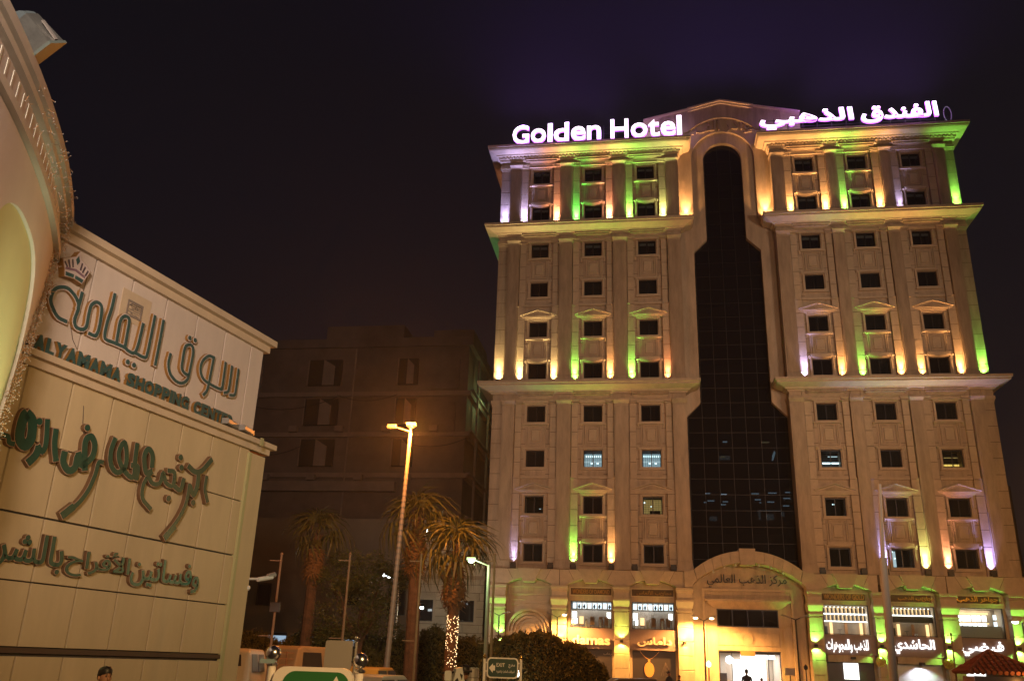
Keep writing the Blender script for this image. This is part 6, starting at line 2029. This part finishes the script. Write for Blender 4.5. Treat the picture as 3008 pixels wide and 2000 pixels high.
# painted kerb
for i in range(16):
    obj('kerb_stone', MB().bevelbox(-5.5 + i * .5, -5.02 + i * .5, 30, 30.3, 0.004, 1.17 if False else .15, .01), mats=KERBY if i % 2 else KERBB, kind='structure')
br_ = thing('striped_barrier', 'low yellow and black striped barrier below the tall lamp post', 'barrier', (-4.3, 28, 0))
for i in range(8):
    obj('board', MB().box(i * .16, i * .16 + .16, 0, .05, 1.0, 1.22), parent=br_, mats=KERBY if i % 2 else KERBB)
obj('leg', MB().box(.05, .10, .06, .1, 0, 1.2), parent=br_, mats=BLACKM)
obj('leg', MB().box(1.15, 1.2, .06, .1, 0, 1.2), parent=br_, mats=BLACKM)

# kiosk with a tiled hip roof
kk = thing('guard_kiosk', 'small guard kiosk with a red tiled hip roof at the lower right corner', 'kiosk', (16.25, 31, 0), rad(-14))
obj('wall', MB().box(-.66, .95, -.75, .9, 0, 1.92), parent=kk, mats=mat('kiosk_wood', (.30, .14, .05), .7, noise=.3))
obj('dark_frame', MB().box(-.68, .97, -.79, -.74, 1.70, 1.93), parent=kk, mats=SHOPDARK)
for x in (-.5, .15): obj('window', MB().box(x, x + .5, -.78, -.74, .9, 1.68), parent=kk, mats=SHOPDARK)
rf = MB()
e_, zt_, ze = 1.22, 2.72, 2.02
apx = (0.05, .05, zt_)
cs = [(-.90, -1.05, ze), (1.35, -1.05, ze), (1.35, 1.15, ze), (-.90, 1.15, ze)]
rf.add([*cs, apx], [(0, 1, 4), (1, 2, 4), (2, 3, 4), (3, 0, 4), (3, 2, 1, 0)])
roof = obj('roof', rf, parent=kk, mats=TILE)
tm = MB()
for si_ in range(4):
    a, b = Vector(cs[si_]), Vector(cs[(si_ + 1) % 4])
    ap = Vector(apx)
    nr = 13
    for i in range(nr):
        f = (i + .5) / nr
        foot = a.lerp(b, f)
        g = min(f, 1 - f) * 2      # how far up the hip this row of tiles runs
        mid_ = a.lerp(b, .5)
        top = foot + (ap - mid_) * g
        m_ = max(1, int(7 * g))
        for k in range(m_):
            p, q = foot.lerp(top, k / m_), foot.lerp(top, (k + 1.08) / m_)
            off_ = Vector((0, 0, .02))
            tm.tube(p + off_, q + off_ - Vector((0, 0, .015)), .075, .060, 7)
    tm.tube(a + Vector((0, 0, .03)), ap + Vector((0, 0, .03)), .06, .05, 8)
obj('roof_tiles', tm, parent=roof, mats=TILE, kind='stuff')
lamp('kiosk_lamp', 'POINT', (16.6, 29.6, 1.75), 12, SODIUM, .1)

# ================================================================ ADDED FILL LIGHTING OUTSIDE THE FRAME
# unseen masts and lamps added to brighten the hotel front and the shopping centre
def mast(name, label, x, y, h, lights):
    t = thing(name, label, 'lamp post', (x, y, 0))
    obj('pole', MB().tube((0, 0, 0), (0, 0, h), .14, .08, 10), parent=t, mats=POLEW)
    obj('lamp_head', MB().box(-.5, .5, -.15, .15, h, h + .15), parent=t, mats=POLEW)
    for l in lights: lamp(*l)


mast('added_mast', 'added unseen flood mast well to the right of the viewer', 30, 8, 15,
     [('added_mast_flood', 'SPOT', (30, 8.3, 14.9), 14500, (1.0, .69, .47), .4, hw(6, 0, 27), 46, 1.0)])
mast('added_mast', 'second added unseen flood mast behind the viewer, nearer the shopping centre', 14, -8, 12,
     [('added_mast_flood', 'SPOT', (14, -7.6, 11.9), 20500, (1.0, .63, .39), .4, hw(6, 0, 15), 42, 1.0),
      ('added_mall_flood', 'SPOT', (-2, -5.6, 9.0), 14500, (1.0, .79, .63), 1.6, mw(14, 0, 11.5), 56, 1.0)])  # added spot, apart from the mast, to brighten the upper mall wall
mast('added_mast', 'added unseen orange lamp behind the viewer', 5, -2, 7,
     [('added_spill', 'SPOT', (5, -1.8, 6.9), 4600, (1.0, .60, .20), .3, mw(17.5, 0, .2), 62, 1.0), ('added_fill_light', 'POINT', (5, -1.8, 6.7), 650, (1.0, .60, .38), .3)])  # added lamps for the lower mall wall and the near signs
mast('added_mast', 'added unseen orange lamp post right of the hotel', 27, 38, 9,
     [('added_spill', 'POINT', (26.8, 38, 8.9), 3200, SODIUM, .3, None, 50, 1.0)])

# dusty night air
hm = bpy.data.materials.new('haze_air'); hm.use_nodes = True
nt = hm.node_tree; nt.nodes.clear()
pv_ = nt.nodes.new('ShaderNodeVolumePrincipled'); ho_ = nt.nodes.new('ShaderNodeOutputMaterial')
pv_.inputs['Color'].default_value = (.9, .9, .9, 1)
pv_.inputs['Density'].default_value = .0007
pv_.inputs['Anisotropy'].default_value = .6
nt.links.new(pv_.outputs[0], ho_.inputs['Volume'])
obj('haze', MB().box(-910, 910, -310, 1510, -1, 75), mats=hm, kind='stuff')
